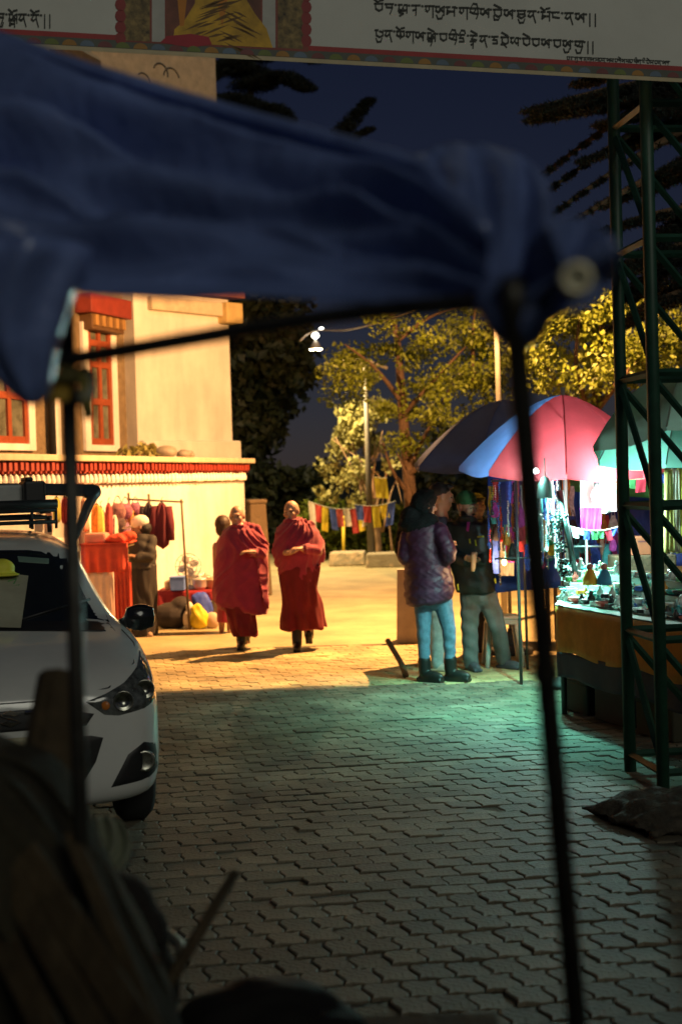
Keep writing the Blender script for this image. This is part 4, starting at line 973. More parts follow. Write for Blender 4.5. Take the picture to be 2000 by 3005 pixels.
def bootf(b, q, at, sd='L'):
    for s, x, yw in [z for z in (('L', 452, .9), ('R', 690, 1.0)) if z[0] == sd]:
        p = Vector((q['an' + s].x, q['an' + s].y, 0)); b.cap(p + V(0, 0, .09), p + V(0, 0, .185), .054, .058, 14); R = rotz(yw); b.ell(p + R @ V(0, -.07, .05), (.05, .13, .05), R); b.box(p + R @ V(0, -.075, .015), (.085, .22, .03), R); b.box(p + R @ V(0, .035, .02), (.075, .07, .04), R)
figure('person', 'standing person in a plum quilted coat, pale jeans and black ankle boots', g0, C, J, [
    ('coat', m_puff, coat, .010, 2, lambda c: .0035 * np.sin(c[:, 0] * 38 + 4 * np.sin(c[:, 2] * 12)) * np.sin(c[:, 1] * 31 + c[:, 2] * 25) + .0018 * np.sin(c[:, 0] * 95 + 3 * np.sin(c[:, 2] * 60))), ('hood', m_fur, hoodf, .010, 3, lambda c: .006 * np.sin(c[:, 0] * 160) * np.sin(c[:, 2] * 170 + c[:, 1] * 90)),
    ('jeans', m_jean, trousers([.090, .062, .049]), .009, 3, folds(50, .002, (.4, .2, 1))), ('boot', m_shoe, bootf, .009, 2, None), ('boot', m_shoe, lambda b, q, at: bootf(b, q, at, 'R'), .009, 2, None)])
# ---- person behind her, seen in profile
g1 = G(1290, 1972); Y1 = g1.y + .12; C = zc(1100, 1350, 3.136, Y1)
J = dict(head=(612, 345), yaw=math.radians(100), tilt=.12, hs=1.05, neck=(590, 500), chest=(580, 700), hip=(570, 1150), shL=(480, 600, .1), elL=(470, 850, .1), wrL=(560, 800, .0), hdL=(640, 780, 0), shR=(650, 600, .1), elR=(660, 830, .1), wrR=(690, 760, .0), hdR=(740, 740, 0),
         hpL=(540, 1240, .1), knL=(560, 1560, .1), anL=(570, 1860, .1), hpR=(560, 1240, -.05), knR=(575, 1560, -.05), anR=(572, 1880, -.05))
def hairm(b, q, at):
    b.ell(at(0, .028, .05), (.088, .104, .086), rotz(math.radians(100))); b.ell(at(0, -.055, .098), (.06, .05, .028), rotz(math.radians(100)))
def jack2(b, q, at):
    robe(b, C, [(520, 500, 660, .10, 0), (590, 440, 690, .16, .03), (800, 430, 690, .18, .03), (1150, 450, 680, .18, .03)], fold=.02)
    for s in 'LR': limb(b, [q['sh' + s], q['el' + s], q['wr' + s]], [.075, .062, .05])
def shoes2(b, q, at, s='L'): shoe(b, V(q['an' + s].x, q['an' + s].y, 0), .8 if s == 'L' else .9)
figure('person', 'dark haired person seen in profile, partly hidden behind the plum coat', g1, C, J, [('hair', m_hair, hairm, .008, 2, None), ('jacket', mat('jacket_navy', (.02, .035, .07), .7), jack2, .012, 3, None),
    ('jeans', mat('jeans_faded', (.30, .42, .46), .8, var=.3, scale=14), trousers([.09, .07, .058]), .010, 3, folds(50, .002, (.4, .2, 1))), ('shoe', mat('shoe_white', (.6, .6, .56), .5), shoes2, .009, 2, None), ('shoe', mat('shoe_white', (.6, .6, .56), .5), lambda b, q, at: shoes2(b, q, at, 'R'), .009, 2, None)], skin=m_skin)
# ---- bearded person with the green beanie
g2 = G(1380, 1966); Y2 = g2.y; C = zc(1100, 1350, 3.136, Y2)
J = dict(head=(845, 435), yaw=math.radians(38), tilt=.20, hs=1.06, neck=(840, 560), chest=(870, 720), hip=(930, 1150), shL=(700, 640), elL=(690, 860, -.05), wrL=(830, 930, -.20), hdL=(900, 900, -.27), shR=(1030, 610), elR=(1075, 860, -.05), wrR=(960, 930, -.20), hdR=(895, 930, -.26), hnL=V(0, .2, 1), hnR=V(0, .2, 1),
         hpL=(875, 1240), knL=(868, 1560, -.05), anL=(880, 1870), hpR=(1020, 1240), knR=(1125, 1530, -.08), anR=(1180, 1830, .05))
m_jk = mat('jacket_black_green', (.016, .024, .024), .6, var=.4, scale=5, bump=.2, bscale=60)
def jack3(b, q, at):
    robe(b, C, [(545, 770, 930, .10, .01), (590, 670, 1030, .15, 0), (680, 655, 1085, .17, 0), (850, 680, 1090, .18, 0), (1000, 700, 1090, .18, 0), (1150, 735, 1105, .18, 0), (1215, 750, 1100, .17, 0)], fold=.02, kf=6, seed=4)
    limb(b, [q['shL'], q['elL'], q['wrL']], [.085, .072, .052]); limb(b, [q['shR'], q['elR'], q['wrR']], [.085, .072, .052]); b.tube([C(840 + 75 * math.cos(t), 555 + 22 * math.sin(t) , -.03 + .09 * math.sin(t)) for t in [i * .52 for i in range(13)]], .026, 8)
def beanie(b, q, at):
    R = rotz(J['yaw']); b.ell(at(0, .022, .062), (.090, .106, .088), R, 16, 12); b.ell(at(0, .005, .045), (.090, .104, .036), R)
def beard(b, q, at):
    R = rotz(J['yaw']); b.ell(at(0, -.050, -.082), (.056, .050, .042), R); b.ell(at(.045, -.02, -.055), (.028, .05, .045), R); b.ell(at(-.045, -.02, -.055), (.028, .05, .045), R); b.ell(at(0, -.094, -.042), (.03, .012, .008), R)
def shoes3(b, q, at, s='L'): shoe(b, V(q['an' + s].x, q['an' + s].y, 0), .25 if s == 'L' else .75, .29, .07)
p3 = figure('person', 'bearded person in a green beanie and dark jacket holding a small cup', g2, C, J, [('beanie', mat('beanie_green', (.020, .10, .035), .9, bump=.6, bscale=150), beanie, .008, 2, lambda c: .0025 * np.sin(c[:, 2] * 260)), ('beard', m_hair, beard, .007, 2, None),
    ('jacket', m_jk, jack3, .010, 3, folds(40, .006, (.4, .3, 1))), ('trousers', mat('trousers_grey', (.105, .125, .125), .85, var=.2, scale=12, bump=.2, bscale=200), trousers([.100, .078, .070]), .010, 3, folds(38, .0035, (.5, .2, 1))), ('shoe', mat('shoe_slate', (.05, .06, .075), .7), shoes3, .009, 2, None), ('shoe', mat('shoe_slate', (.05, .06, .075), .7), lambda b, q, at: shoes3(b, q, at, 'R'), .009, 2, None)], skin=m_skin2)
for (x0, y0, x1, y1) in ((866, 725, 874, 768), (920, 735, 928, 790), (940, 707, 998, 703), (757, 1140, 764, 1200), (1100, 1090, 1108, 1135)):
    b = MB(); b.tube([C(x0, y0, -.215 if y0 < 900 else -.17), C(x1, y1, -.215 if y0 < 900 else -.17)], .008, 6); b.build('zip_tab', mat('zip_yellow', (.55, .62, .04), .5), p3, smooth=True)
b = MB(); b.prism([C(845, 570, -.17), C(872, 570, -.17), C(858, 660, -.22), C(838, 650, -.22)], V(0, .01, 0)); b.build('shirt_collar', mat('shirt_magenta', (.35, .04, .25), .8), p3)
a = C(912, 850, -.33); c = C(898, 1025, -.31)
b = MB(); b.lathe(c, [(.014, 0), (.02, .03), (.024, .12), (.026, (a - c).length), (.020, (a - c).length - .01)], 14, (a - c).to_track_quat('Z', 'Y').to_matrix())
tag(b.build('paper_cup', mat('cup_cream', (.55, .45, .30), .7), origin=c, smooth=True), 'tall cream paper cup in the hands of the bearded person', 'cup')
# ---- face glimpsed behind the beanie
C = zc(1100, 1350, 3.136, Y2 + 1.3); g3 = C(930, 1900); g3.z = 0
J = dict(head=(935, 420), yaw=math.radians(20), neck=(930, 540), chest=(930, 680), hip=(930, 1050), shL=(800, 620), elL=(790, 820), wrL=(800, 1000), hdL=(800, 1080), shR=(1040, 620), elR=(1050, 820), wrR=(1040, 1000), hdR=(1040, 1080), hpL=(880, 1130), knL=(880, 1430), anL=(880, 1720), hpR=(980, 1130), knR=(980, 1430), anR=(980, 1720))
def jack4(b, q, at):
    robe(b, C, [(540, 860, 1000, .10, 0), (600, 800, 1060, .16, 0), (1080, 820, 1040, .17, 0)], fold=.02)
    for s in 'LR': limb(b, [q['sh' + s], q['el' + s], q['wr' + s]], [.075, .062, .05])
def cap4(b, q, at): b.ell(at(0, .02, .05), (.09, .105, .08)); b.ell(at(0, -.06, .07), (.07, .06, .02))
figure('person', 'person half hidden behind the green beanie, only part of the face showing', g3, C, J, [('hair', m_hair, cap4, .009, 2, None), ('jacket', mat('jacket_brown', (.05, .03, .022), .8), jack4, .014, 3, None), ('trousers', mat('trousers_dark', (.03, .03, .035), .8), trousers([.1, .08, .07]), .014, 3, None)], voxel=.01)
# ---- person behind the left monk, dark hair
C = zc(550, 1400, 3.136, Y0 + 3.9); g3 = G(652, 1858); Yb = g3.y; C = zc(550, 1400, 3.136, Yb)
J = dict(head=(330, 455), yaw=math.radians(170), hs=1.0, neck=(345, 570), chest=(350, 700), hip=(350, 1000), shL=(270, 640), elL=(265, 820), wrL=(290, 980), hdL=(300, 1050), shR=(430, 640), elR=(440, 820), wrR=(430, 980), hdR=(430, 1050), hpL=(310, 1050), knL=(315, 1240), anL=(315, 1400), hpR=(390, 1050), knR=(390, 1240), anR=(390, 1400))
def hair5(b, q, at): b.ell(at(0, .03, .035), (.097, .112, .105), rotz(2.97)); b.ell(at(0, .07, -.03), (.08, .06, .09), rotz(2.97))
def jack5(b, q, at):
    robe(b, C, [(535, 300, 390, .10, 0), (600, 262, 440, .14, 0), (1000, 275, 430, .16, 0), (1330, 270, 440, .17, 0)], fold=.03)
figure('person', 'dark haired person in red mostly hidden behind the left robed walker', g3, C, J, [('hair', mat('hair_brown', (.035, .018, .010), .6), hair5, .009, 2, None), ('dress', m_robe, jack5, .013, 3, None)], skin=m_skin2)
# ---- vendor in white cap
g4 = G(432, 1866); Y4 = g4.y; C = zc(0, 1350, 2.613, Y4)
J = dict(head=(1075, 512), yaw=math.radians(-95), tilt=.25, hs=1.0, neck=(1090, 600), chest=(1100, 660), hip=(1100, 800), shL=(1020, 620, .05), elL=(1040, 740, .05), wrL=(1020, 745, -.12), hdL=(975, 730, -.15), shR=(1160, 620, -.05), elR=(1150, 740, -.15), wrR=(1060, 745, -.2), hdR=(1000, 730, -.2),
         hpL=(1060, 860), knL=(1060, 1080), anL=(1060, 1310), hpR=(1140, 860), knR=(1140, 1080), anR=(1140, 1310))
def jack6(b, q, at):
    robe(b, C, [(565, 1040, 1130, .09, 0), (600, 1000, 1180, .14, 0), (680, 985, 1198, .16, 0), (780, 985, 1200, .17, 0), (830, 990, 1198, .17, 0)], fold=.02)
    for s in 'LR': limb(b, [q['sh' + s], q['el' + s], q['wr' + s]], [.075, .065, .05])
def skirt6(b, q, at): robe(b, C, [(800, 992, 1200, .16, 0), (1000, 985, 1208, .18, 0), (1200, 985, 1212, .19, 0), (1338, 985, 1212, .19, 0)], fold=.06, kf=8)
def cap6(b, q, at):
    R = rotz(math.radians(-95)) @ rotx(.2); b.ell(at(0, .012, .055), (.098, .112, .085), R, 16, 12); b.ell(at(0, -.135, .035), (.075, .085, .012), R)
def shoes6(b, q, at, s='L'): shoe(b, V(q['an' + s].x, q['an' + s].y, 0), -.4 if s == 'L' else .2)
figure('person', 'stall keeper in a white cap and dark long clothes sorting goods', g4, C, J, [('cap', mat('cap_white', (.75, .70, .60), .8), cap6, .009, 2, None), ('hair', m_hair, lambda b, q, at: b.ell(at(0, .05, -.03), (.085, .08, .08)), .01, 2, None), ('jacket', mat('jacket_charcoal', (.035, .032, .028), .8), jack6, .011, 3, folds(40, .006, (.4, .3, 1))),
    ('skirt', mat('skirt_black', (.022, .018, .016), .85), skirt6, .012, 3, folds(36, .008, (1, .4, .1))), ('shoe', mat('shoe_tan', (.3, .2, .14), .7), shoes6, .009, 2, None), ('shoe', mat('shoe_tan', (.3, .2, .14), .7), lambda b, q, at: shoes6(b, q, at, 'R'), .009, 2, None)], skin=m_skin2)
# ================================================================ lit lamps
def bulb(name, p, power, col, r=.05):
    d = bpy.data.lights.new(name, 'POINT'); d.energy = power; d.color = col; d.shadow_soft_size = r
    o = bpy.data.objects.new(name, d); COL.objects.link(o); return o
m_metal = mat('lamp_metal_grey', (.22, .21, .19), .5, metal=.4)
# sodium flood lamp on a tall pole: housing with a deep visor on the side of the camera
LP = P(1405, 585, 16.7)
base = P(1468, 1400, 16.95); base.z = 0
sl = empty('street_lamp', base, 'tall pale street lamp pole whose lamp head hides behind the canopy corner', 'street lamp')
top = V(base.x, base.y, LP.z + .45)
b = MB(); b.tube([base, base + V(0, 0, 2.5), top], [.040, .032, .026], 10); b.build('pole', mat('pole_galvanised', (.22, .20, .17), .5, metal=.2), sl, smooth=True)
b = MB(); b.tube([top - V(0, 0, .1), LP + V(0, 0, .10)], .022, 8); b.build('arm', m_metal, sl, smooth=True)
b = MB()
b.box(LP + V(0, 0.02, .085), (.56, .50, .03)); b.box(LP + V(-.27, 0, .04), (.02, .46, .06)); b.box(LP + V(.27, 0, .04), (.02, .46, .06))
vb = .26 * LP.z / (16.7 - 11.95)          # depth of the visor lip: its shadow starts 12.08 m from the camera
b.box(LP + V(0, -.26, (.10 - vb) / 2), (.62, .02, .10 + vb)); b.build('lamp_housing', m_metal, sl)
b = MB(); b.ell(LP + V(0, 0, .055), (.05, .05, .012)); b.build('lamp_bulb', mat('sodium_glass', (1, .62, .25), emit=12), sl, smooth=True)
L1 = bulb('sodium_light', LP, SODIUM_W, (1.0, .49, .165), .010); L1.parent = sl; L1.location = LP - base
# small white lamp hung on a cable further back
cp = P(925, 985, 28.3)
wl_ = empty('cable_lamp', cp, 'small bright white lamp hanging from an overhead cable', 'lamp')
b = MB(); b.tube(bez([P(880, 1000, 28.3), cp + V(0, 0, .10), P(1020, 968, 26), P(1160, 930, 22), P(1330, 850, 19)], 8), .016, 6); b.build('cable', mat('cable_pale', (.3, .28, .25), .6), wl_, smooth=True)
b = MB(); b.ell(cp, (.07, .07, .06)); b.ell(cp + V(.12, 0, .14), (.04, .04, .04)); b.build('glass_globe', mat('white_lamp', (1, .95, .8), emit=14), wl_, smooth=True)
L5 = bulb('cable_light', cp, CABLE_W, (1.0, .74, .36), .07); L5.parent = wl_; L5.location = (0, 0, -.22)
b = MB(); b.rings([[cp + V(r_ * math.cos(t), r_ * math.sin(t), z_) for t in [i * math.pi / 10 for i in range(20)]] for r_, z_ in ((.125, -.275), (.12, -.265), (.07, -.15), (.02, -.09), (.004, -.085))], True, False); b.build('shade', m_metal, wl_, smooth=True)  # shade added so this lamp throws no shadows towards the viewpoint
# unlit lamp post with a crossed head
q = P(1089, 1655, 28.6); q = V(q.x, q.y, 0); kz = P(1070, 1062, q.y); k = V(kz.x, q.y, kz.z)
lp = empty('lamp_post', q, 'thin dark unlit lamp post with a flat two armed head', 'lamp post')
b = MB(); b.tube([q, q.lerp(k, .5), k], [.075, .06, .045], 10); b.build('pole', mat('post_brown', (.10, .085, .065), .6), lp, smooth=True)
b = MB(); b.tube([k + V(-.42, 0, .05), k + V(-.1, 0, .0), k + V(.1, 0, 0), k + V(.45, 0, -.14)], .035, 8); b.box(k + V(-.15, 0, .03), (.5, .2, .06)); b.build('lamp_arms', mat('post_head', (.3, .26, .2), .6), lp, smooth=True)
# ================================================================ umbrellas of the right hand stalls
def umbrella(label, apex, r, drop, cols, tilt=(0, 0), rot=0.0, pole_to=None, valance=.07, n=8, ex=1.6, name='market_umbrella'):
    root = empty(name, V(apex.x, apex.y, 0), label, 'umbrella', 'market umbrellas over the stalls')
    R = rotx(tilt[0]) @ roty(tilt[1]) @ rotz(rot)
    for k in range(n):
        a0, a1 = 2 * math.pi * k / n, 2 * math.pi * (k + 1) / n; rows = []
        for j in range(9):
            t = j / 8; row = []
            for i in range(9):
                s = i / 8; a = a0 + (a1 - a0) * s
                cir = math.cos((s - .5) * (a1 - a0)) ; flat_r = t * r * math.cos(math.pi / n) / math.cos((s - .5) * 2 * math.pi / n)
                rr_ = flat_r * (1 - .02 * math.sin(math.pi * s) * t) ; z = -drop * (t ** ex) + .035 * math.sin(math.pi * s) * t * (1 - t) * -1.5
                row.append(apex + R @ V(rr_ * math.cos(a), rr_ * math.sin(a), z))
            rows.append(row)
        last = rows[-1]; val = []
        for i, p in enumerate(last):
            s = i / 8; val.append(p + R @ V(0, 0, -valance * (.55 + .45 * math.sin(math.pi * s))) + V(.01 * nz(p.x * 9, p.y * 9), 0, 0))
        rows.append(val)
        b = MB(); b.grid(rows); c = cols[k % len(cols)]
        b.build('canopy_panel', mat('umbrella_%d_%d_%d' % tuple(int(x * 99) for x in c), c, .75, var=.12, scale=5, trans=.42, bump=.3, bscale=7), root, smooth=True)
        b = MB(); b.tube([apex + R @ V(t * r * math.cos(a0), t * r * math.sin(a0), -drop * t ** ex - .012) for t in [i / 8 for i in range(9)]], .006, 5); b.build('rib', m_metal, root, smooth=True)
        b = MB(); b.tube([apex + R @ V(0, 0, -drop * .95), apex + R @ V(.5 * r * math.cos(a0), .5 * r * math.sin(a0), -drop * .5 ** ex - .015)], .005, 5); b.build('strut', m_metal, root, smooth=True)
    foot = V(apex.x, apex.y, 0) if pole_to is None else pole_to
    b = MB(); b.tube([foot, apex + V(0, 0, .06)], .019, 10); b.build('pole', mat('umbrella_pole', (.35, .33, .3), .4, metal=.5), root, smooth=True)
    b = MB(); b.lathe(foot, [(.22, 0), (.22, .05), (.06, .09), (.035, .2), (.03, .25)], 16); b.build('foot', mat('umbrella_foot', (.05, .05, .05), .7), root, smooth=True)
    return root
red, blu, grey_, teal, yel, navy, olive = (.62, .06, .08), (.12, .22, .55), (.30, .28, .26), (.16, .42, .34), (.50, .50, .03), (.035, .060, .20), (.22, .20, .02)
ua = umbrella('pink red umbrella with blue and maroon panels beside the green tower', P(1650, 1158, 11.7), .84, .60, [red, grey_, red, blu, blu, red, red, red], (math.radians(4), math.radians(2)), math.radians(-6))
ub_ = umbrella('large teal and yellow umbrella behind the green tower', P(2075, 1075, 9.95), .90, .52, [teal, teal, teal, teal, (.20, .24, .20), (.22, .26, .22), (.20, .24, .20), yel], (math.radians(-9), math.radians(-3)), math.radians(10), pole_to=V(P(2120, 1085, 10.4).x, 10.5, 0), ex=2.6)  # near panels greyed for their unlit outside, far panels teal for the lit underside
uc = umbrella('dark blue and olive umbrella behind the standing group', P(1478, 1172, 14.0), .95, .62, [olive, olive, olive, olive, navy, navy, navy, navy], (math.radians(3), 0), math.radians(-22))
# ================================================================ stall table with cloth
TZ = .80
fl_, fr_ = G(1630, 1776, TZ), G(2160, 1868, TZ)
td = (fr_ - fl_).normalized(); tn = V(-td.y, td.x, 0)
if tn.y < 0: tn = -tn
tn = V(.22, 1, 0).normalized()
tl = (fr_ - fl_).length
def TP(s, d, z=TZ): p = fl_ + td * s + tn * d; return V(p.x, p.y, z)
st = empty('stall_table', TP(tl / 2, .5, 0), 'long stall table draped with an orange and navy cloth under the teal umbrella', 'table')
b = MB(); b.add([TP(0, 0, TZ - .04), TP(tl, 0, TZ - .04), TP(tl, 1.15, TZ - .04), TP(0, 1.15, TZ - .04), TP(0, 0, TZ - .005), TP(tl, 0, TZ - .005), TP(tl, 1.15, TZ - .005), TP(0, 1.15, TZ - .005)], [(0, 3, 2, 1), (4, 5, 6, 7), (0, 1, 5, 4), (1, 2, 6, 5), (2, 3, 7, 6), (3, 0, 4, 7)]); b.build('table_top', m_tw, st)
for s in (.08, tl - .1):
    for d in (.1, 1.05):
        b = MB(); b.tube([TP(s, d, 0), TP(s, d, TZ - .04)], .022, 8); b.build('leg', m_blk, st, smooth=True)
def drape(z0, z1, off, m, name, amp=.02, s0=-.01, s1=None, flare=.0):
    b = MB(); rows = []; s1 = tl if s1 is None else s1
    for j in range(8):
        t = j / 7; rows.append([TP(s0 + (s1 - s0) * i / 50, -off - flare * t - amp * t * math.sin(i * .75 + 2 * nz(i * .2, 2)), z0 + (z1 - z0) * t + .015 * t * math.sin(i * .31)) for i in range(51)])
    b.grid(rows); return b.build(name, m, st, smooth=True, solid=.003)
drape(TZ - .005, TZ - .34, .012, mat('cloth_orange', (.50, .17, .02), .9, var=.2, scale=9, bump=.2, bscale=200), 'cloth_front', .015)
drape(TZ - .33, TZ - .52, .006, mat('cloth_navy', (.03, .035, .06), .9), 'cloth_border', .018)
rows = [[TP(-.02 - .01 * math.sin(i), 1.15 * i / 12, z) for i in range(13)] for z in (TZ, TZ - .12, TZ - .3)]
b = MB(); b.grid(rows); b.build('cloth_side', mat('cloth_plum', (.16, .02, .05), .9), st, smooth=True, solid=.003)
rows = [[TP(-.015 + (tl + .015) * i / 30, d - .012 * (d == 0), TZ + .004 + .008 * max(0, nz(i * .5, d * 4))) for i in range(31)] for d in [-.0 + .06 * k for k in range(7)]]
b = MB(); b.grid(rows); b.build('cloth_top', mat('cloth_white', (.55, .52, .46), .9, var=.2, scale=6), st, smooth=True)
b = MB(); b.add([TP(0, .36, TZ + .004), TP(tl, .36, TZ + .004), TP(tl, 1.15, TZ + .004), TP(0, 1.15, TZ + .004)], [(0, 1, 2, 3)]); b.build('cloth_display', mat('cloth_grey', (.3, .3, .28), .9), st)
for k, (s, d, w_, h_, col, nm) in enumerate(((.45, .55, .40, .22, (.018, .017, .016), 'added dark box shading the ground under the left end of the long stall table'), (1.00, .55, .45, .24, (.02, .018, .025), 'large added dark box shading the ground under the middle of the long stall table'), (1.6, .55, .42, .22, (.03, .028, .015), 'added olive dark box shading the ground under the right end of the long stall table'))):
    c = TP(s, d, 0); root = empty('added_shade_box', c, nm, 'crate'); Rk = rotz(math.atan2(td.y, td.x) + .05 * k)  # dark boxes added to keep the ground below the table black
    b = MB(); b.box(c + V(0, 0, h_ / 2), (w_, .24, h_), Rk); b.build('shade_box_body', mat('shade_box_dark%d' % k, col, .9), root, bevel=.012)
    b = MB(); b.box(c + V(0, 0, h_ + .012), (w_ + .02, .26, .02), Rk); b.build('lid', mat('shade_box_dark%d' % k, col, .9), root, bevel=.005)
# second, darker table further left
s2 = empty('side_table', G(1545, 1905), 'low dark display table behind the white stool', 'table'); s2.location.z = 0
c2 = V(s2.location.x + .02, s2.location.y + .55, 0)
b = MB(); b.box(c2 + V(0, 0, .66), (.75, .7, .05), rotz(-.3)); b.build('table_top', m_tw, s2, bevel=.008)
for sx in (-.32, .32):
    for sy in (-.28, .28):
        b = MB(); q = c2 + rotz(-.3) @ V(sx, sy, .318); b.box(q, (.04, .04, .636), rotz(-.3)); b.build('leg', m_tw, s2)
# goods: every packet, bowl, box and figurine is its own thing
rnd = random.Random(11)
def lump(kind, r):
    b = MB()
    if kind == 0: b.lathe((0, 0, 0), [(r * .5, 0), (r * .95, r * .45), (r, r * .7), (r * .9, r * .7), (r * .45, r * .12)], 12)
    elif kind == 1: b.box((0, 0, r * .35), (r * 1.7, r * 1.3, r * .7), rotz(.3), .93)
    elif kind == 2: b.lathe((0, 0, 0), [(r * .5, 0), (r * .55, r * .9), (r * .25, r * 1.25), (r * .22, r * 1.6), (r * .27, r * 1.65)], 12)
    else: b.ell((0, 0, r * .75), (r * .6, r * .5, r * .75), None, 10, 7); b.ell((0, 0, r * 1.65), r * .36, None, 8, 6)
    return b
gm = [mat('goods_white', (.72, .74, .70), .45, var=.1), mat('goods_pearl', (.60, .66, .64), .25), mat('goods_steel', (.6, .62, .6), .2, metal=.8), mat('goods_turquoise', (.06, .36, .36), .4), mat('goods_amber', (.62, .26, .03), .4), mat('goods_coral', (.5, .06, .05), .4), mat('goods_black', (.03, .03, .03), .4), mat('goods_jade', (.08, .30, .10), .4), mat('goods_blue', (.05, .12, .45), .4)]
gn = ['white', 'pearl grey', 'silvery', 'turquoise', 'amber', 'coral red', 'black', 'jade green', 'blue']
kn = ['bowl', 'box', 'bottle', 'figurine']
gmesh = {}
STEP = {.30: 0, .38: 0, .47: .0, .56: .05, .66: .05, .76: .12, .86: .12, .96: .20, 1.06: .20}
for (d0, d1, h_) in ((.52, .71, .05), (.71, .91, .12), (.91, 1.12, .20)):
    b = MB(); b.add([TP(.03, d0, TZ + .005), TP(tl - .05, d0, TZ + .005), TP(tl - .05, d1, TZ + .005), TP(.03, d1, TZ + .005), TP(.03, d0, TZ + h_), TP(tl - .05, d0, TZ + h_), TP(tl - .05, d1, TZ + h_), TP(.03, d1, TZ + h_)], [(0, 3, 2, 1), (4, 5, 6, 7), (0, 1, 5, 4), (1, 2, 6, 5), (2, 3, 7, 6), (3, 0, 4, 7)]); b.build('display_step', mat('cloth_step', (.55, .56, .53), .9), st)
for row, d in enumerate(STEP):
    s = .03 + rnd.random() * .06
    while s < tl - .15:
        kind = rnd.choice((0, 1, 1, 0, 2, 3)); c = rnd.choice((0, 0, 0, 1, 1, 1, 2, 2, 3, 4, 5, 6, 7, 8)) if d > .38 else rnd.choice((2, 6, 6, 1, 5)); r = rnd.uniform(.026, .052)
        key = (kind, c)
        if key not in gmesh: gmesh[key] = lump(kind, .045).mesh(kn[kind], gm[c])
        if TP(s, d).x < 2.75:
            o = link(('trinket_' + kn[kind]), gmesh[key], None, None, kind != 1); o.location = TP(s, d, TZ + .008 + STEP[d] + (.008 if d < .37 else 0)); sc = r / .045; o.scale = (sc,) * 3; o.rotation_euler.z = rnd.uniform(0, 6)
            tag(o, 'small %s %s among the wares on the long stall table' % (gn[c], kn[kind]), kn[kind], '%s %ss on the long stall table' % (gn[c], kn[kind]))
        s += r * 1.8 + rnd.random() * .025
# two dolls and grey cartons at the table edge
for k, (px, py, col, wd_) in enumerate(((1730, 1712, (.70, .28, .02), 'orange'), (1772, 1712, (.05, .16, .30), 'blue'))):
    c = G(px, py, TZ + .16); c = V(c.x, c.y, TZ + .15); root = empty('robed_doll', c, 'small %s robed doll standing on a grey carton' % wd_, 'doll')
    b = MB(); b.lathe(c, [(.055, 0), (.05, .05), (.03, .10), (.015, .115)], 14); b.build('robe', mat('doll%d' % k, col, .7), root, smooth=True)
    b = MB(); b.ell(c + V(0, 0, .13), .026); b.build('head', mat('doll_head%d' % k, (.5, .12, .10), .6), root, smooth=True)
for k, px in enumerate((1732, 1775)):
    c = G(px, 1745, TZ + .01); b = MB(); b.box((c.x, c.y, TZ + .08), (.125, .11, .135), td.to_track_quat('X', 'Z').to_matrix())
    tag(b.build('carton', mat('carton_grey', (.16, .13, .10), .9), origin=(c.x, c.y, TZ + .012), bevel=.004), ['grey brown carton under the orange doll', 'grey brown carton under the blue doll'][k], 'carton')
# purple box and metal pieces on the side table
for k, (dx, dy, s, col, nm) in enumerate(((-.08, -.18, (.24, .16, .07), (.30, .14, .40), 'lilac box on the dark side table'), (.16, -.10, (.10, .12, .16), (.5, .55, .6), 'pale blue carton on the dark side table'), (-.2, .1, (.14, .12, .10), (.4, .14, .05), 'rust red box at the back of the dark side table'))):
    c = c2 + rotz(-.3) @ V(dx, dy, .686); b = MB(); b.box(c + V(0, 0, s[2] / 2), s, rotz(-.2 + k)); tag(b.build('carton', mat('sidebox%d' % k, col, .6), origin=c, bevel=.006), nm, 'box')
# backdrop cloths
def sheet(name, pts, m, label, cat, D, amp=.03, seed=0, group=None, nx=20, ny=14, kf=9):
    """four image corners (tl, tr, br, bl) at depth D -> hanging wavy cloth"""
    tl_, tr_, br_, bl_ = [P(x, y, D) for x, y in pts]; rows = []
    for j in range(ny):
        v = j / (ny - 1); rows.append([tl_.lerp(tr_, i / (nx - 1)).lerp(bl_.lerp(br_, i / (nx - 1)), v) + V(0, amp * math.sin(kf * i / nx * 2 + seed + v * 1.5) * (.35 + .65 * v) + .4 * amp * nz(i * .4, j * .4, seed), 0) for i in range(nx)])
    b = MB(); b.grid(rows); o = b.build(name, m, origin=(bl_ + br_) / 2, smooth=True, solid=.003); tag(o, label, cat, group); return o
sheet('blue_tarpaulin', [(1430, 1395), (1720, 1392), (1720, 1720), (1430, 1740)], mat('stall_blue', (.02, .06, .36), .6, trans=.2), 'bright blue tarpaulin hanging behind the beaded strings', 'tarpaulin', 12.9, .05, 1)
sheet('navy_tarpaulin', [(1720, 1440), (2060, 1440), (2060, 1660), (1720, 1660)], mat('stall_navy', (.02, .035, .20), .6, trans=.1), 'navy tarpaulin hanging behind the green tower', 'tarpaulin', 12.6, .05, 2)
sheet('green_cloth', [(1640, 1385), (2060, 1385), (2060, 1475), (1650, 1440)], mat('stall_green', (.06, .22, .05), .8, trans=.2), 'green cloth strip along the top of the stall', 'cloth', 12.3, .03, 3)
sheet('white_banner_cloth', [(1700, 1370), (1806, 1378), (1806, 1500), (1700, 1520)], mat('stall_white', (.85, .87, .86), .8, trans=.3), 'glaring white cloth hanging beside the stall lamp', 'cloth', 11.45, .03, 4)
sheet('magenta_scarf', [(1700, 1490), (1765, 1490), (1758, 1570), (1704, 1565)], mat('scarf_magenta', (.55, .05, .40), .8, trans=.3), 'magenta scarf hanging below the white cloth', 'scarf', 11.4, .03, 5)
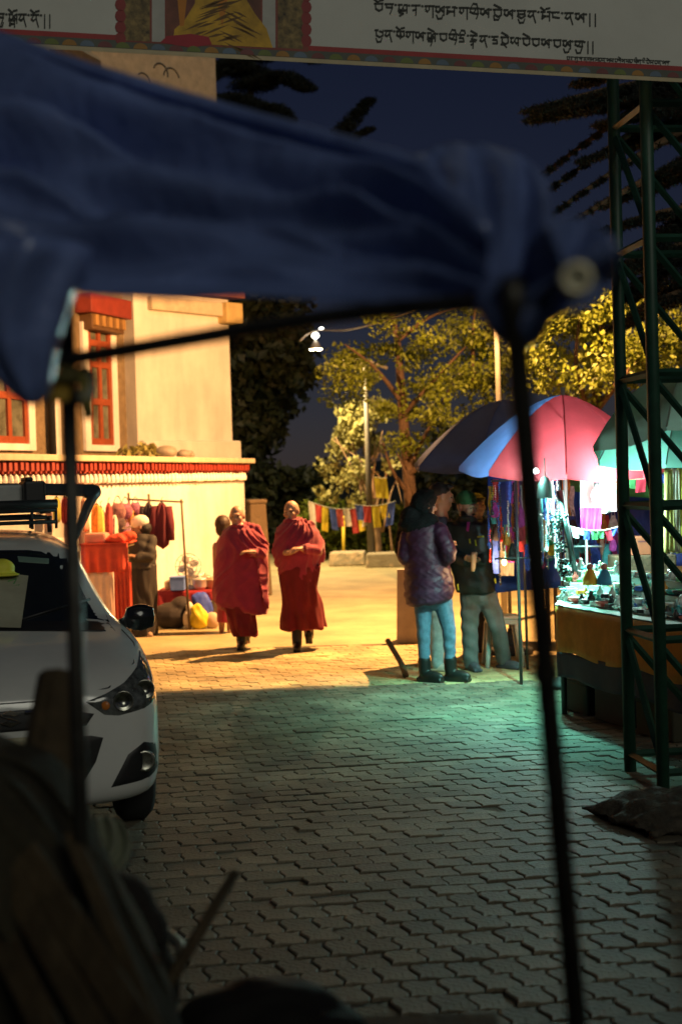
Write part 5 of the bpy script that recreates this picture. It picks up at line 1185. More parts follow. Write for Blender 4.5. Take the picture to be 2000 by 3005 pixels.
for k, (x0, x1, col, nm) in enumerate(((1948, 1972, (.62, .60, .20), 'pale yellow'), (1968, 1990, (.75, .75, .62), 'cream'), (1985, 2010, (.55, .52, .08), 'mustard'), (1955, 1966, (.10, .45, .30), 'green'), (2004, 2040, (.65, .63, .3), 'straw yellow'))):
    sheet('hanging_scarf', [(x0, 1375), (x1, 1378), (x1 + 4, 1620), (x0 - 2, 1625)], mat('scarfR%d' % k, col, .85, trans=.3), '%s scarf hanging at the right edge behind the tower' % nm, 'scarf', 11.2 + .04 * k, .015, k, nx=8)
c = P(1880, 1600, 11.6); b = MB(); b.box(c, (.24, .2, .15), rotz(.2)); o = tag(b.build('brown_carton', mat('carton_brown', (.34, .11, .05), .85), origin=c - V(0, 0, .075), bevel=.006), 'reddish brown carton on the stacked goods behind the tower', 'carton')
b = MB(); b.box(c + V(0, -.102, .035), (.10, .002, .012), rotz(.2)); b.build('printed_line', mat('carton_print', (.12, .04, .05)), o, origin=o.location)
b = MB(); b.box((c.x, c.y, (c.z - .075) / 2), (.5, .3, c.z - .077)); tag(b.build('goods_shelf', m_tw, origin=(c.x, c.y, 0), bevel=.01), 'dark shelf carrying the brown carton', 'shelf')
# stall frame: uprights and rails
fr = empty('display_stand', P(1520, 1900, 12.0), 'thin metal display stand of the bead stall', 'stand'); fr.location.z = 0
for (x, y0, y1, D, r) in ((1512, 1400, 1905, 11.9, .014), (1640, 1395, 1800, 12.2, .013), (1718, 1560, 1735, 11.4, .012), (1532, 1420, 1880, 12.8, .013)):
    a = P(x, y0, D); e = V(a.x, a.y, 0); b = MB(); b.tube([e, a], r, 8); b.build('upright', mat('frame_grey', (.10, .10, .10), .4, metal=.5), fr, smooth=True)
for (x0, y0, x1, y1, D) in ((1440, 1412, 1645, 1402, 11.8), (1683, 1604, 1765, 1604, 11.4), (1450, 1640, 1640, 1635, 11.9)):
    b = MB(); b.tube([P(x0, y0, D), P(x1, y1, D)], .009, 6); b.build('rail', mat('frame_grey', (.10, .10, .10), .4, metal=.5), fr, smooth=True)
a, e = P(1640, 1440, 11.0), P(1694, 1722, 10.9)
b = MB(); b.tube([a, e], [.028, .020], 8); tag(b.build('dark_prop', m_blk, origin=e, smooth=True), 'dark slanting prop hung with dark beads in the stall', 'prop')
# beaded strings
bead_cols = [mat('bead_silver', (.75, .77, .77), .12, metal=.9), mat('bead_blue', (.04, .10, .42), .2), mat('bead_amber', (.6, .22, .02), .2), mat('bead_black', (.02, .02, .02), .2), mat('bead_turq', (.08, .42, .42), .2), mat('bead_red', (.45, .03, .02), .2), mat('bead_pearl', (.75, .74, .7), .2)]
bcn = ['silver', 'blue', 'amber', 'black', 'turquoise', 'red', 'pearl']
def strand_mesh(c, n, r, seed):
    b = MB(); q = random.Random(seed)
    for k in range(n):
        b.ell((q.uniform(-.004, .004), q.uniform(-.004, .004), -k * r * 2.1), (r, r, r * q.uniform(.8, 1.3)), None, 6, 4)
    b.ell((0, 0, -n * r * 2.1 - r * 1.2), (r * 1.9, r * .9, r * 2.6), None, 8, 5)
    return b.mesh('strand', bead_cols[c])
SM = {(c, l): strand_mesh(c, l, .009, c * 10 + l) for c in range(7) for l in (9, 14, 20)}
for k in range(75):
    px = rnd.choice((rnd.uniform(1556, 1640), rnd.uniform(1556, 1640), rnd.uniform(1430, 1545))); lo = px < 1545
    py = rnd.choice((1408, 1412, 1500)) + rnd.uniform(0, 30) if not lo else rnd.choice((1408, 1470, 1540)) + rnd.uniform(0, 40)
    c = rnd.choice((0, 0, 0, 1, 6, 4, 3) if not lo else (0, 2, 3, 3, 5, 2, 6, 1)); l = rnd.choice((9, 14, 20))
    o = link('bead_string', SM[(c, l)], None, None, True); o.location = P(px, py, rnd.uniform(11.35, 11.6) if not lo else rnd.uniform(11.9, 12.5)); o.rotation_euler.z = rnd.uniform(0, 6)
    tag(o, '%s bead string hanging in the %s of the jewellery display' % (bcn[c], 'warm left part' if lo else 'bright right part'), 'necklace', '%s bead strings, %s part' % (bcn[c], 'left' if lo else 'right'))
for k, (px, py, h, r) in enumerate(((1640, 1505, .30, .055), (1655, 1640, .14, .05))):
    a = P(px, py, 10.95); b = MB()
    for i in range(60): b.ell(a + V(rnd.gauss(0, r * .5), rnd.gauss(0, r * .5), -rnd.random() * h), rnd.uniform(.009, .018), None, 6, 4)
    tag(b.build('bead_bunch', bead_cols[3], origin=a - V(0, 0, h), smooth=True), ['thick bunch of black beads on the slanting prop', 'small dark bead bunch low on the slanting prop'][k], 'beads'); COL.objects[-1]['kind'] = 'stuff'
# cloth pouches, tassels and scarves hung close together behind the beads
pc = [((.45, .04, .05), 'red'), ((.60, .42, .03), 'yellow'), ((.04, .30, .10), 'green'), ((.05, .10, .45), 'blue'), ((.50, .20, .03), 'orange'), ((.40, .05, .30), 'magenta'), ((.65, .65, .60), 'white'), ((.05, .04, .04), 'black'), ((.06, .35, .38), 'turquoise')]
pm_ = []
for k, (c, nm) in enumerate(pc):
    b = MB(); b.lathe((0, 0, 0), [(.006, .05), (.012, .045), (.035, .0), (.048, -.06), (.044, -.11), (.02, -.125)], 10); b.v = [(x, y * .45, z) for x, y, z in b.v]; b.tube(bez([V(-.02, 0, .03), V(0, 0, .12), V(.02, 0, .03)], 4), .003, 4)
    m1 = b.mesh('pouch', mat('pouch_' + nm, c, .85, var=.5, scale=30, trans=.15))
    b = MB(); rows = [[V(-.03 + .012 * i + .006 * math.sin(j), .006 * math.sin(i * 1.7 + j), .05 - j * .035) for i in range(6)] for j in range(9)]; b.grid(rows); pm_.append((m1, b.mesh('scarf', mat('pouch_' + nm, c, .85))))
for k in range(90):
    z_ = k % 3; ci = rnd.randrange(9); px = rnd.uniform(1440, 1690) if z_ < 2 else rnd.uniform(1690, 1830); py = rnd.choice((1418, 1480, 1545, 1600)) + rnd.uniform(-12, 25) if z_ < 2 else rnd.choice((1520, 1580, 1625)) + rnd.uniform(-10, 20); sc_ = rnd.random() < .45
    o = link('hanging_scarf' if sc_ else 'cloth_pouch', pm_[ci][1 if sc_ else 0], None, None, True); o.location = P(px, py, rnd.uniform(12.0, 12.5)); o.rotation_euler.z = rnd.uniform(-.5, .5); o.scale = (rnd.uniform(.7, 1.25),) * 3
    wh = 'left of the lamp' if z_ < 2 else 'below the white cloth'
    tag(o, 'small %s %s hung in the stall %s' % (pc[ci][1], 'scarf' if sc_ else 'pouch', wh), 'scarf' if sc_ else 'pouch', '%s %s %s' % (pc[ci][1], 'scarves' if sc_ else 'pouches', wh))
sheet('cream_cloth', [(1462, 1585), (1506, 1585), (1506, 1690), (1462, 1690)], mat('cloth_cream_warm', (.62, .48, .32), .8), 'cream cloth lit warmly behind the left bead strings', 'cloth', 12.62, .02, 7, nx=8)
# string of small flags across the stall
FC = [(.62, .55, .05), (.05, .30, .10), (.45, .03, .06), (.75, .75, .72), (.04, .10, .42)]
def flag_string(label, pts, D, fw, fh, cols, seed=0, sag=6):
    (x0, y0), (x1, y1) = pts; a = P(x0, y0, D); c = P(x1, y1, D)
    root = empty('prayer_flag_string', (a + c) / 2, label, 'prayer flags'); q = random.Random(seed)
    L_ = (c - a).length; n = int(L_ / (fw * 1.08)); cur = [a.lerp(c, t) - V(0, 0, sag * .01 * math.sin(math.pi * t)) for t in [i / 30 for i in range(31)]]
    b = MB(); b.tube(cur, .004, 5); b.build('cord', mat('cord', (.4, .38, .3)), root)
    for k in range(n):
        t0, t1 = (k + .04) / n, (k + .96) / n; p0 = a.lerp(c, t0) - V(0, 0, sag * .01 * math.sin(math.pi * t0)); p1 = a.lerp(c, t1) - V(0, 0, sag * .01 * math.sin(math.pi * t1)); h = fh * q.uniform(.65, 1.25); tw = q.uniform(-.12, .12); rows = []
        for j in range(6):
            v = j / 5; rows.append([p0.lerp(p1, i / 5) + V(tw * v * fw * 4, .25 * fw * math.sin(i * 1.1 + k + v * 2) * v, -h * v) for i in range(6)])
        b = MB(); b.grid(rows); ci = (k + seed + (q.random() < .3)) % len(cols); b.build('flag', mat('flag%d_%d' % (ci, int(cols[ci][0] * 100)), cols[ci], .85, trans=.35), root, smooth=True)
    return root
flag_string('string of little coloured flags across the bright stall', ((1672, 1545), (1830, 1540)), 11.2, .048, .07, FC, 2, 4)
flag_string('string of coloured flags behind the tower near the umbrella rim', ((1800, 1395), (1960, 1380)), 11.6, .07, .10, FC, 0, 5)
# lamps of the stall
SL = P(1750, 1455, 11.2)
sd_ = empty('stall_lamp', SL, 'bare white bulb hanging under the teal umbrella', 'lamp')
b = MB(); b.ell(SL, (.045, .045, .055)); b.build('bulb', mat('led_white', (.85, 1, .97), emit=30), sd_, smooth=True)
b = MB(); b.tube([SL + V(0, 0, .05), SL + V(0, 0, .12)], .02, 8); b.tube([SL + V(0, 0, .1), SL + V(.05, 0, .35)], .005, 5); b.build('socket', m_blk, sd_, smooth=True)
L2 = bulb('stall_light', SL + V(0, -.02, 0), STALL_W * .34, (.60, 1.0, .93), .05); L2.parent = sd_; L2.location = (0, -.07, 0)
S2 = P(1598, 1420, 10.9)
s2_ = empty('stall_lamp', S2, 'small white bulb near the bead strings below the pink umbrella', 'lamp')
b = MB(); b.ell(S2 + V(0, 0, .0), (.028, .028, .035)); b.build('bulb', mat('led_white', (.85, 1, .97), emit=30), s2_, smooth=True)
b = MB(); b.tube([S2, S2 + V(.0, 0, .2)], .006, 6); b.build('socket', m_blk, s2_)
L3 = bulb('stall_light_small', S2, STALL_W, (.24, 1.0, .78), .03); L3.parent = s2_; L3.location = (0, 0, -.045)
b = MB(); b.ell(S2 + V(-.07, 0, .10), .022, None, 10, 8); b.build('extra_bulb', mat('led_white', (.85, 1, .97), emit=30), s2_, smooth=True)
L6 = bulb('extra_stall_light', S2, STALL_W * .055, (.34, 1.0, .85), .03); L6.parent = s2_; L6.location = (-.11, -.02, .10)  # extra bare bulb added beside the shaded one to reach people and car
b = MB(); b.rings([[S2 + V(r_ * math.cos(t), r_ * math.sin(t), z_) for t in [i * math.pi / 10 for i in range(20)]] for r_, z_ in ((.074, -.108), (.072, -.10), (.055, .0), (.03, .045), (.004, .06))], True, False); b.build('shade', mat('shade_enamel', (.25, .27, .27), .4, metal=.6), s2_, smooth=True)  # shade added to spare the umbrella and hold the spill near the stall
# warm bulb added deep in the bead stall to brighten the cloth there
S3 = P(1478, 1650, 12.35); s3_ = empty('stall_lamp', S3, 'added warm bulb glowing low among the amber beads', 'lamp')
b = MB(); b.ell(S3, (.022, .022, .03)); b.build('bulb', mat('added_warm_bulb', (1, .62, .3), emit=8), s3_, smooth=True)
b = MB(); b.tube([S3 + V(0, 0, .1), S3 + V(0, 0, .2)], .015, 6); b.build('socket', m_blk, s3_)
L4 = bulb('added_warm_light', S3, 16, (1, .6, .28), .05); L4.parent = s3_; L4.location = (0, -.12, 0)
# white plastic stool
q = G(1480, 1958); q = V(q.x, q.y + .12, 0)
sr = empty('plastic_stool', q, 'white plastic stool beside the bearded person', 'stool')
m_pl = mat('plastic_white', (.50, .48, .43), .45)
b = MB(); b.box(q + V(0, 0, .45), (.31, .31, .035)); b.box(q + V(0, 0, .415), (.29, .29, .05)); b.build('seat', m_pl, sr, bevel=.012)
for sx in (-1, 1):
    for sy in (-1, 1):
        b = MB(); b.tube([q + V(sx * .165, sy * .165, 0), q + V(sx * .125, sy * .125, .40)], [.022, .03], 8); b.build('leg', m_pl, sr, smooth=True)
# sandwich board, bent plank
q = G(1206, 1882); q = V(q.x, q.y, 0)
sg = empty('folding_board', q, 'pinkish grey folding board standing behind the plum coat', 'board')
for s in (-1, 1):
    b = MB(); b.add([q + V(-.15, s * .18, 0), q + V(.24, s * .18, 0), q + V(.23, s * .03, .78), q + V(-.13, s * .03, .78)], [(0, 1, 2, 3)]); b.build('panel', mat('board_pink', (.42, .36, .34), .8), sg, solid=.02)
p0, p1 = G(1190, 1990), P(1137, 1880, G(1140, 1962).y)
b = MB(); b.tube(bez([p0 + V(0, 0, .02), p0.lerp(p1, .45) + V(.03, 0, -.02), p1], 6), [.028] * 13, 6); tag(b.build('bent_plank', m_tw, origin=p0, smooth=True), 'bent dark stick standing on the paving left of the boots', 'stick')
# ================================================================ clothes stalls in front of the white wall
def Lz(zx, zy, D): return P(zx / 2.613, 1350 + zy / 2.613, D)
D0 = Y4 + .15
def wall_depth(px, off=.14):
    d = ray(px, 1500); t = ((WP(0, off, 0) - CAM).dot(wn)) / d.dot(wn); return (CAM + d * t).y
# clothes rail
rk = empty('clothes_rail', V(Lz(1400, 1200, D0 + .32).x, D0 + .32, 0), 'thin clothes rail with hanging garments beside the wall', 'clothes rail')
for zx, zt in ((1390, 300), (1140, 260), (985, 250)):
    a = Lz(zx, zt, D0 + .32); b = MB(); b.tube([V(a.x + .05, a.y, 0), a], .014, 8); b.build('post', m_tw, rk, smooth=True)
b = MB(); b.tube([Lz(975, 300, D0 + .32), Lz(1405, 322, D0 + .32)], .012, 8); b.build('bar', m_tw, rk, smooth=True)
def garment(name, label, zl, zr, zt, zb, D, m, sl=True):
    a = Lz((zl + zr) / 2, zt, D); wtop = (Lz(zr, zt, D) - Lz(zl, zt, D)).length; hgt = a.z - Lz((zl + zr) / 2, zb, D).z
    root = empty(name, a - V(0, 0, hgt), label, 'garment'); rr = []
    for t, wf, dp in ((0, .25, .03), (.06, .55, .05), (.18, .86, .07), (.5, .9, .08), (1, 1.0, .08)):
        rr.append([a + V(wtop / 2 * wf * math.cos(q), dp * math.sin(q) * (1 + .25 * math.sin(5 * q + t * 3)), -hgt * t) for q in [2 * math.pi * k / 28 for k in range(28)]])
    b = MB(); b.rings(rr); b.build('cloth', m, root, smooth=True, sub=1)
    b = MB(); b.tube(bez([a + V(-wtop * .35, 0, -.06), a + V(0, 0, .01), a + V(wtop * .35, 0, -.06)], 4), .008, 6); b.tube(bez([a, a + V(0, 0, .05), a + V(.02, 0, .07)], 4), .004, 5); b.build('hanger', m_blk, root, smooth=True)
    if sl:
        for s in (-1, 1):
            b = MB(); b.tube([a + V(s * wtop * .40, 0, -hgt * .08), a + V(s * wtop * .50, -.02, -hgt * .45), a + V(s * wtop * .50, -.02, -hgt * .8)], [.05, .055, .05], 10); b.build('sleeve', m, root, smooth=True)
    return root
garment('hanging_coat', 'dark maroon coat hanging on the rail right of the stall keeper', 1178, 1300, 330, 690, D0 + .26, mat('coat_wine', (.10, .012, .022), .9))
garment('hanging_coat', 'black coat hanging just above the white cap', 1095, 1180, 330, 640, D0 + .325, mat('coat_dark', (.03, .022, .03), .9))
cl = [((690, 790), (340, 600), (.62, .26, .04), 'orange'), ((745, 800), (360, 610), (.66, .46, .12), 'yellow'), ((800, 865), (335, 600), (.30, .05, .05), 'dark red'), ((855, 905), (420, 600), (.60, .55, .45), 'cream'), ((400, 470), (285, 490), (.45, .40, .06), 'olive yellow'), ((465, 540), (285, 500), (.50, .05, .05), 'scarlet'), ((610, 680), (290, 560), (.62, .34, .22), 'salmon')]
for k, ((a0, a1), (t0, t1), col, nm) in enumerate(cl):
    garment('hanging_garment', '%s garment hanging against the white wall behind the car' % nm, a0, a1, t0, t1, wall_depth((a0 + a1) / 2 / 2.613, .16), mat('cl%d' % k, col, .9, var=.35, scale=18), False)
for k, (zx, zy, r, col, nm) in enumerate(((905, 400, .10, (.25, .12, .12), 'brown patterned'), (965, 395, .09, (.32, .10, .16), 'purple patterned'), (1000, 440, .08, (.55, .22, .06), 'orange patterned'), (905, 490, .10, (.10, .06, .06), 'dark brown'), (955, 545, .09, (.24, .12, .2), 'mauve'), (1040, 380, .08, (.3, .1, .18), 'plum'))):
    a = Lz(zx, zy, wall_depth(zx / 2.613, .16)); b = MB(); b.ell(a, (r, .07, r * 1.1)); b.tube(bez([a + V(-r * .6, 0, r * .8), a + V(0, 0, r * 2.0), a + V(r * .6, 0, r * .8)], 5), .010, 6)
    tag(rbuild(b, 'cloth_bag', mat('bag%d' % k, col, .9, var=.6, scale=22), None, .012, 3, origin=a - V(0, 0, r)), '%s cloth bag hanging behind the stall keeper' % nm, 'bag')
# red draped table
DK = D0; D0 = 15.55
tb2 = empty('draped_table', V(Lz(820, 1100, D0).x, D0, 0), 'stall table draped with red and pale cloth left of the stall keeper', 'table')
a, c = Lz(640, 690, D0 + .1), Lz(975, 640, D0 + .1); zt = c.z
b = MB(); b.box(((a.x + c.x) / 2, D0 + .3, zt - .02), (c.x - a.x, .7, .04)); b.build('table_top', m_tw, tb2)
for sx in (a.x + .05, c.x - .05):
    b = MB(); b.box((sx, D0 + .32, (zt - .04) / 2), (.05, .05, zt - .042)); b.build('leg', m_tw, tb2)
def front_drape(z0, z1, x0, x1, y, m, nm, amp=.03):
    rows = []
    for j in range(8):
        t = j / 7; rows.append([V(x0 + (x1 - x0) * i / 30, y - .02 * t + amp * t * math.sin(i * .9 + nz(i * .3)), z0 + (z1 - z0) * t) for i in range(31)])
    b = MB(); b.grid(rows); b.build(nm, m, tb2, smooth=True, solid=.004)
m_rc = mat('cloth_red_orange', (.58, .07, .035), .9, var=.25, scale=6)
front_drape(zt, zt - .30, a.x, c.x + .03, D0 - .06, m_rc, 'cloth_red'); front_drape(zt - .26, .10, a.x, c.x - .14, D0 - .045, mat('cloth_pale_pink', (.62, .42, .30), .9), 'cloth_pale'); front_drape(zt - .2, .22, c.x - .13, c.x + .06, D0 - .055, m_rc, 'cloth_red_end')
b = MB(); b.box(((a.x + c.x) / 2, D0 + .3, zt + .008), (c.x - a.x + .05, .74, .014)); b.build('cloth_top', m_rc, tb2)
c3 = Lz(735, 645, D0 + .05); b = MB(); b.box((c3.x, D0 + .15, zt + .016 + .055), (.24, .3, .11)); tag(b.build('folded_cloth', mat('folded_pink', (.60, .25, .18), .9), origin=(c3.x, D0 + .15, zt + .016), bevel=.03), 'folded pink cloth stack on the red draped table', 'cloth')
b = MB(); c3 = Lz(900, 640, D0); b.ell((c3.x, D0 + .1, zt + .05), (.16, .16, .06)); b.ell((c3.x + .1, D0 + .1, zt + .08), (.1, .1, .06)); tag(rbuild(b, 'cloth_pile', m_rc, None, .014, 3, origin=(c3.x, D0 + .1, zt + .016), disp=folds(40, .008)), 'crumpled red cloth pile on the red draped table', 'cloth')
# low table with household goods to the right
D0 = DK
D1 = D0 + .75
tb3 = empty('low_table', V(Lz(1400, 1200, D1).x, D1, 0), 'low table under a dark red cloth covered with household goods', 'table')
a, c = Lz(1215, 1000, D1), Lz(1660, 1000, D1); zt = a.z - .02
b = MB(); b.box(((a.x + c.x) / 2, D1 + .3, zt - .02), (c.x - a.x, .6, .04)); b.build('table_top', m_tw, tb3)
for sx in (a.x + .05, c.x - .05):
    for sy in (.05, .55):
        b = MB(); b.box((sx, D1 + sy, (zt - .04) / 2), (.045, .045, zt - .042)); b.build('leg', m_tw, tb3)
rows = []
for j in range(6):
    t = j / 5; rows.append([V(a.x - .02 + (c.x - a.x + .04) * i / 30, D1 - .02 - .02 * t * math.sin(i), zt + .006 - t * (.20 + .08 * math.sin(i * .4))) for i in range(31)])
b = MB(); b.grid(rows); b.build('cloth_front', mat('cloth_dkred', (.26, .02, .025), .9), tb3, smooth=True, solid=.004)
b = MB(); b.box(((a.x + c.x) / 2, D1 + .3, zt + .006), (c.x - a.x + .04, .62, .010)); b.build('cloth_top', mat('cloth_dkred', (.26, .02, .025), .9), tb3)
def put(name, zx, D, z, mbf, m, label, cat, vox=None, bev=0, **k):
    q = Lz(zx, 900, D); q = V(q.x, D, z); b = MB(); mbf(b, q)
    o = b.build(name, m, origin=q, smooth=vox is None and not bev, bevel=bev) if vox is None else rbuild(b, name, m, None, vox, 3, origin=q, **k)
    return tag(o, label, cat)
z = zt + .012
# table fan in a clear wrapper
q = Lz(1450, 900, D1 + .2); q = V(q.x, D1 + .2, z); fan = empty('table_fan', q, 'silvery table fan standing among the household goods', 'fan')
m_fn = mat('fan_silver', (.45, .45, .45), .3, metal=.5)
b = MB(); b.lathe(q, [(.13, 0), (.13, .02), (.03, .05), (.02, .14)], 16); b.build('stand', m_fn, fan, smooth=True)
b = MB(); hc_ = q + V(0, -.05, .29)
for r in (.06, .11, .16): b.tube([hc_ + V(r * math.cos(t), -.03 * (1 - r / .2), r * math.sin(t)) for t in [i * .2618 for i in range(25)]], .005, 5)
for k in range(12): t = k * math.pi / 6; b.tube([hc_ + V(.02 * math.cos(t), -.04, .02 * math.sin(t)), hc_ + V(.165 * math.cos(t), 0, .165 * math.sin(t))], .004, 4)
b.build('cage', m_fn, fan, smooth=True)
b = MB(); b.ell(hc_, (.035, .07, .035))
for k in range(4):
    t = k * math.pi / 2 + .4; e = hc_ + V(.085 * math.cos(t), .01, .085 * math.sin(t)); b.ell(e, (.06, .008, .045), roty(-t))
b.build('blades', mat('fan_blade', (.5, .5, .5), .4), fan, smooth=True)
put('blue_crate', 1365, D1 + .05, z, lambda b, q: (b.box(q + V(0, 0, .085), (.17, .2, .17), None, 1.1), b.box(q + V(0, 0, .165), (.20, .23, .02))), mat('crate_blue', (.12, .22, .60), .5), 'light blue plastic crate on the low red table', 'crate', bev=.01)
for k, (zx, dd, r, col, nm) in enumerate(((1300, .25, .07, (.5, .45, .36), 'cream'), (1530, .1, .09, (.55, .52, .48), 'silver'), (1575, .3, .10, (.45, .35, .26), 'tan'), (1620, .15, .08, (.4, .3, .2), 'brown'), (1510, .35, .12, (.62, .56, .46), 'pale'))):
    put('cooking_pot', zx, D1 + dd, z, lambda b, q, r=r: (b.lathe(q, [(r * .7, 0), (r, r * .4), (r, r * 1.3), (r * 1.05, r * 1.34), (r * .9, r * 1.5), (r * .15, r * 1.7), (r * .15, r * 1.9)], 16)), mat('pot%d' % k, col, .35, metal=.3), '%s lidded pot on the low red table' % nm, 'pot')
put('black_bundle', 1310, D1 - .15, 0, lambda b, q: (b.ell(q + V(0, 0, .16), (.26, .2, .17)), b.ell(q + V(.12, 0, .28), (.14, .15, .12))), mat('bundle_black', (.025, .02, .02), .8), 'black bundle on the ground under the low table edge', 'bundle', .018)
put('yellow_sack', 1515, D1 - .35, 0, lambda b, q: (b.ell(q + V(0, 0, .13), (.12, .10, .14)), b.ell(q + V(-.02, 0, .25), (.07, .06, .07))), mat('sack_yellow', (.70, .55, .03), .6), 'yellow sack standing on the ground before the low table', 'sack', .014, disp=folds(40, .006))
put('blue_bag', 1545, D1 - .1, 0, lambda b, q: (b.ell(q + V(0, 0, .22), (.13, .12, .22)), b.ell(q + V(-.05, 0, .36), (.08, .08, .08))), mat('sack_blue', (.04, .08, .45), .6), 'blue bag standing behind the yellow sack', 'bag', .016, disp=folds(40, .006))
put('white_bag', 1435, D1 - .3, 0, lambda b, q: (b.ell(q + V(0, 0, .12), (.07, .08, .13)), b.ell(q + V(.02, 0, .26), (.05, .05, .08))), mat('sack_white', (.66, .60, .52), .7), 'small white bag left of the yellow sack', 'bag', .014)
put('beige_bag', 1615, D1 - .3, 0, lambda b, q: (b.ell(q + V(0, 0, .10), (.10, .08, .11)),), mat('sack_beige', (.52, .38, .28), .7), 'beige bag on the ground behind the left robed walker', 'bag', .016)
# yellow leaves overhanging the wall
# ================================================================ vegetation
def leaves(name, clumps, size, m, parent, seed=0, aspect=.55, origin=None, droop=.0):
    """clumps: (centre, radii, count) -> one mesh of small bent leaves"""
    r = np.random.RandomState(seed); Vs = []; n_tot = 0
    for c, rad, n in clumps:
        d = r.normal(size=(n, 3)); d /= np.linalg.norm(d, axis=1)[:, None]; q = d * (r.rand(n, 1) ** .45) * np.array(rad); ctr = np.array(c) + q
        a = r.normal(size=(n, 3)); a[:, 2] -= droop; a /= np.linalg.norm(a, axis=1)[:, None]; b_ = np.cross(a, r.normal(size=(n, 3))); b_ /= np.linalg.norm(b_, axis=1)[:, None]; nn = np.cross(a, b_)
        L_ = size * r.uniform(.6, 1.35, (n, 1)); W = L_ * aspect
        v = np.stack([ctr - a * L_ * .5, ctr + b_ * W * .5 + nn * W * .12, ctr + a * L_ * .5, ctr - b_ * W * .5 + nn * W * .12], 1); Vs.append(v); n_tot += n
    v = np.concatenate(Vs).reshape(-1, 3).astype(np.float32); o0 = np.array(origin if origin is not None else parent.location, dtype=np.float32); v -= o0
    me = bpy.data.meshes.new(name); me.vertices.add(len(v)); me.vertices.foreach_set('co', v.ravel())
    idx = np.arange(n_tot)[:, None] * 4 + np.array([[0, 1, 2, 0, 2, 3]]); me.loops.add(n_tot * 6); me.loops.foreach_set('vertex_index', idx.ravel().astype(np.int32))
    me.polygons.add(n_tot * 2); me.polygons.foreach_set('loop_start', (np.arange(n_tot * 2) * 3).astype(np.int32)); me.update(calc_edges=True)
    me.materials.append(m); return link(name, me, None, parent)
m_bark = mat('bark_brown', (.06, .034, .02), .9, var=.4, scale=10, bump=.8, bscale=30)
m_l1 = mat('leaf_green', (.055, .080, .006), .6, var=.6, scale=1.7, trans=.25, col2=(.15, .19, .012)); m_l2 = mat('leaf_pale', (.22, .20, .06), .6, var=.4, scale=2.5, trans=.35); m_l3 = mat('leaf_dark', (.018, .024, .008), .6, var=.5, scale=1.2, trans=.2)
m_nd = mat('needle_dark', (.012, .016, .010), .7, trans=.1)
def tree(label, base, trunk, tr, branches, clumps, size, m, seed, name='leafy_tree', m_tr=None, aspect=.55, droop=0.):
    t = empty(name, base, label, 'tree'); b = MB(); pts = bez(trunk, 6); n = len(pts)
    b.tube(pts, [tr * (1 - .75 * i / (n - 1)) for i in range(n)], 9); b.build('trunk', m_tr or m_bark, t, smooth=True)
    for br in branches:
        b = MB(); q = bez(br, 5); b.tube(q, [tr * .38 * (1 - .8 * i / (len(q) - 1)) for i in range(len(q))], 6); b.build('branch', m_tr or m_bark, t, smooth=True)
    leaves('crown', clumps, size, m, t, seed, aspect, droop=droop); return t
rnd = random.Random(21)
# main lit tree, centre right
D = 23.5; base = G(1222, 1640); base = V(P(1215, 1500, D).x, D, 0)
cl = []
for k in range(52):
    px = rnd.uniform(1010, 1500); py = rnd.uniform(905, 1330)
    if px < 1120 and py > 1180: continue
    if px > 1400 and py > 1220: continue
    c = P(px, py, D + rnd.uniform(-1.4, 1.4)); s = rnd.uniform(.22, .62); cl.append((c, (s, s * .9, s * .5), int(520 * s)))
trk = [base, P(1200, 1420, D), P(1180, 1200, D), P(1165, 1000, D), P(1140, 880, D)]
br = [[P(1195, 1380, D), P(1260, 1250, D + .2), P(1330, 1120, D + .3)], [P(1190, 1400, D), P(1300, 1310, D - .5), P(1420, 1190, D - .4)], [P(1178, 1180, D), P(1100, 1080, D - .3), P(1010, 1010, D - .3)], [P(1180, 1220, D), P(1260, 1130, D - .6), P(1390, 990, D - .6)], [P(1200, 1450, D), P(1150, 1380, D - .3), P(1120, 1290, D - .4)], [P(1240, 1560, D), P(1210, 1440, D - .6), P(1165, 1330, D - .7)], [P(1165, 1000, D), P(1260, 930, D), P(1340, 900, D)], [P(1390, 1120, D - .6), P(1385, 1000, D - .6), P(1395, 900, D - .6)]]
tree('broad leafy tree with a slanting brown trunk behind the dark blue umbrella, lamp lit', base, trk, .13, br, cl, .085, m_l1, 3)
# pale lit bush with bare stems
D = 30.2; base = V(P(1110, 1560, D).x, D, 0); cl = []
for k in range(30):
    px = rnd.gauss(1045, 52); py = rnd.uniform(1195, 1480)
    if px < 935 or px > 1160: continue
    c = P(px, py, D + rnd.uniform(-.7, .7)); s = rnd.uniform(.18, .42); cl.append((c, (s, s, s * .8), int(330 * s)))
br = [[P(1110 + rnd.uniform(-15, 15), 1560, D), P(rnd.uniform(1050, 1140), 1420, D - .2), P(rnd.uniform(970, 1160), rnd.uniform(1230, 1330), D - .3)] for k in range(9)] + [[P(1100, 1500, D - .3), P(1130, 1400, D - .4), P(1150, 1370, D - .4), P(1180, 1480, D - .5)], [P(1150, 1620, D - .3), P(1140, 1480, D - .3), P(1165, 1400, D - .3)]]
tree('pale bright bush with tangled bare stems left of the leafy tree', base, [base, P(1100, 1480, D), P(1075, 1340, D), P(1060, 1230, D)], .08, br, cl, .14, m_l2, 4, 'lit_bush', mat('stem_tan', (.28, .17, .09), .8))
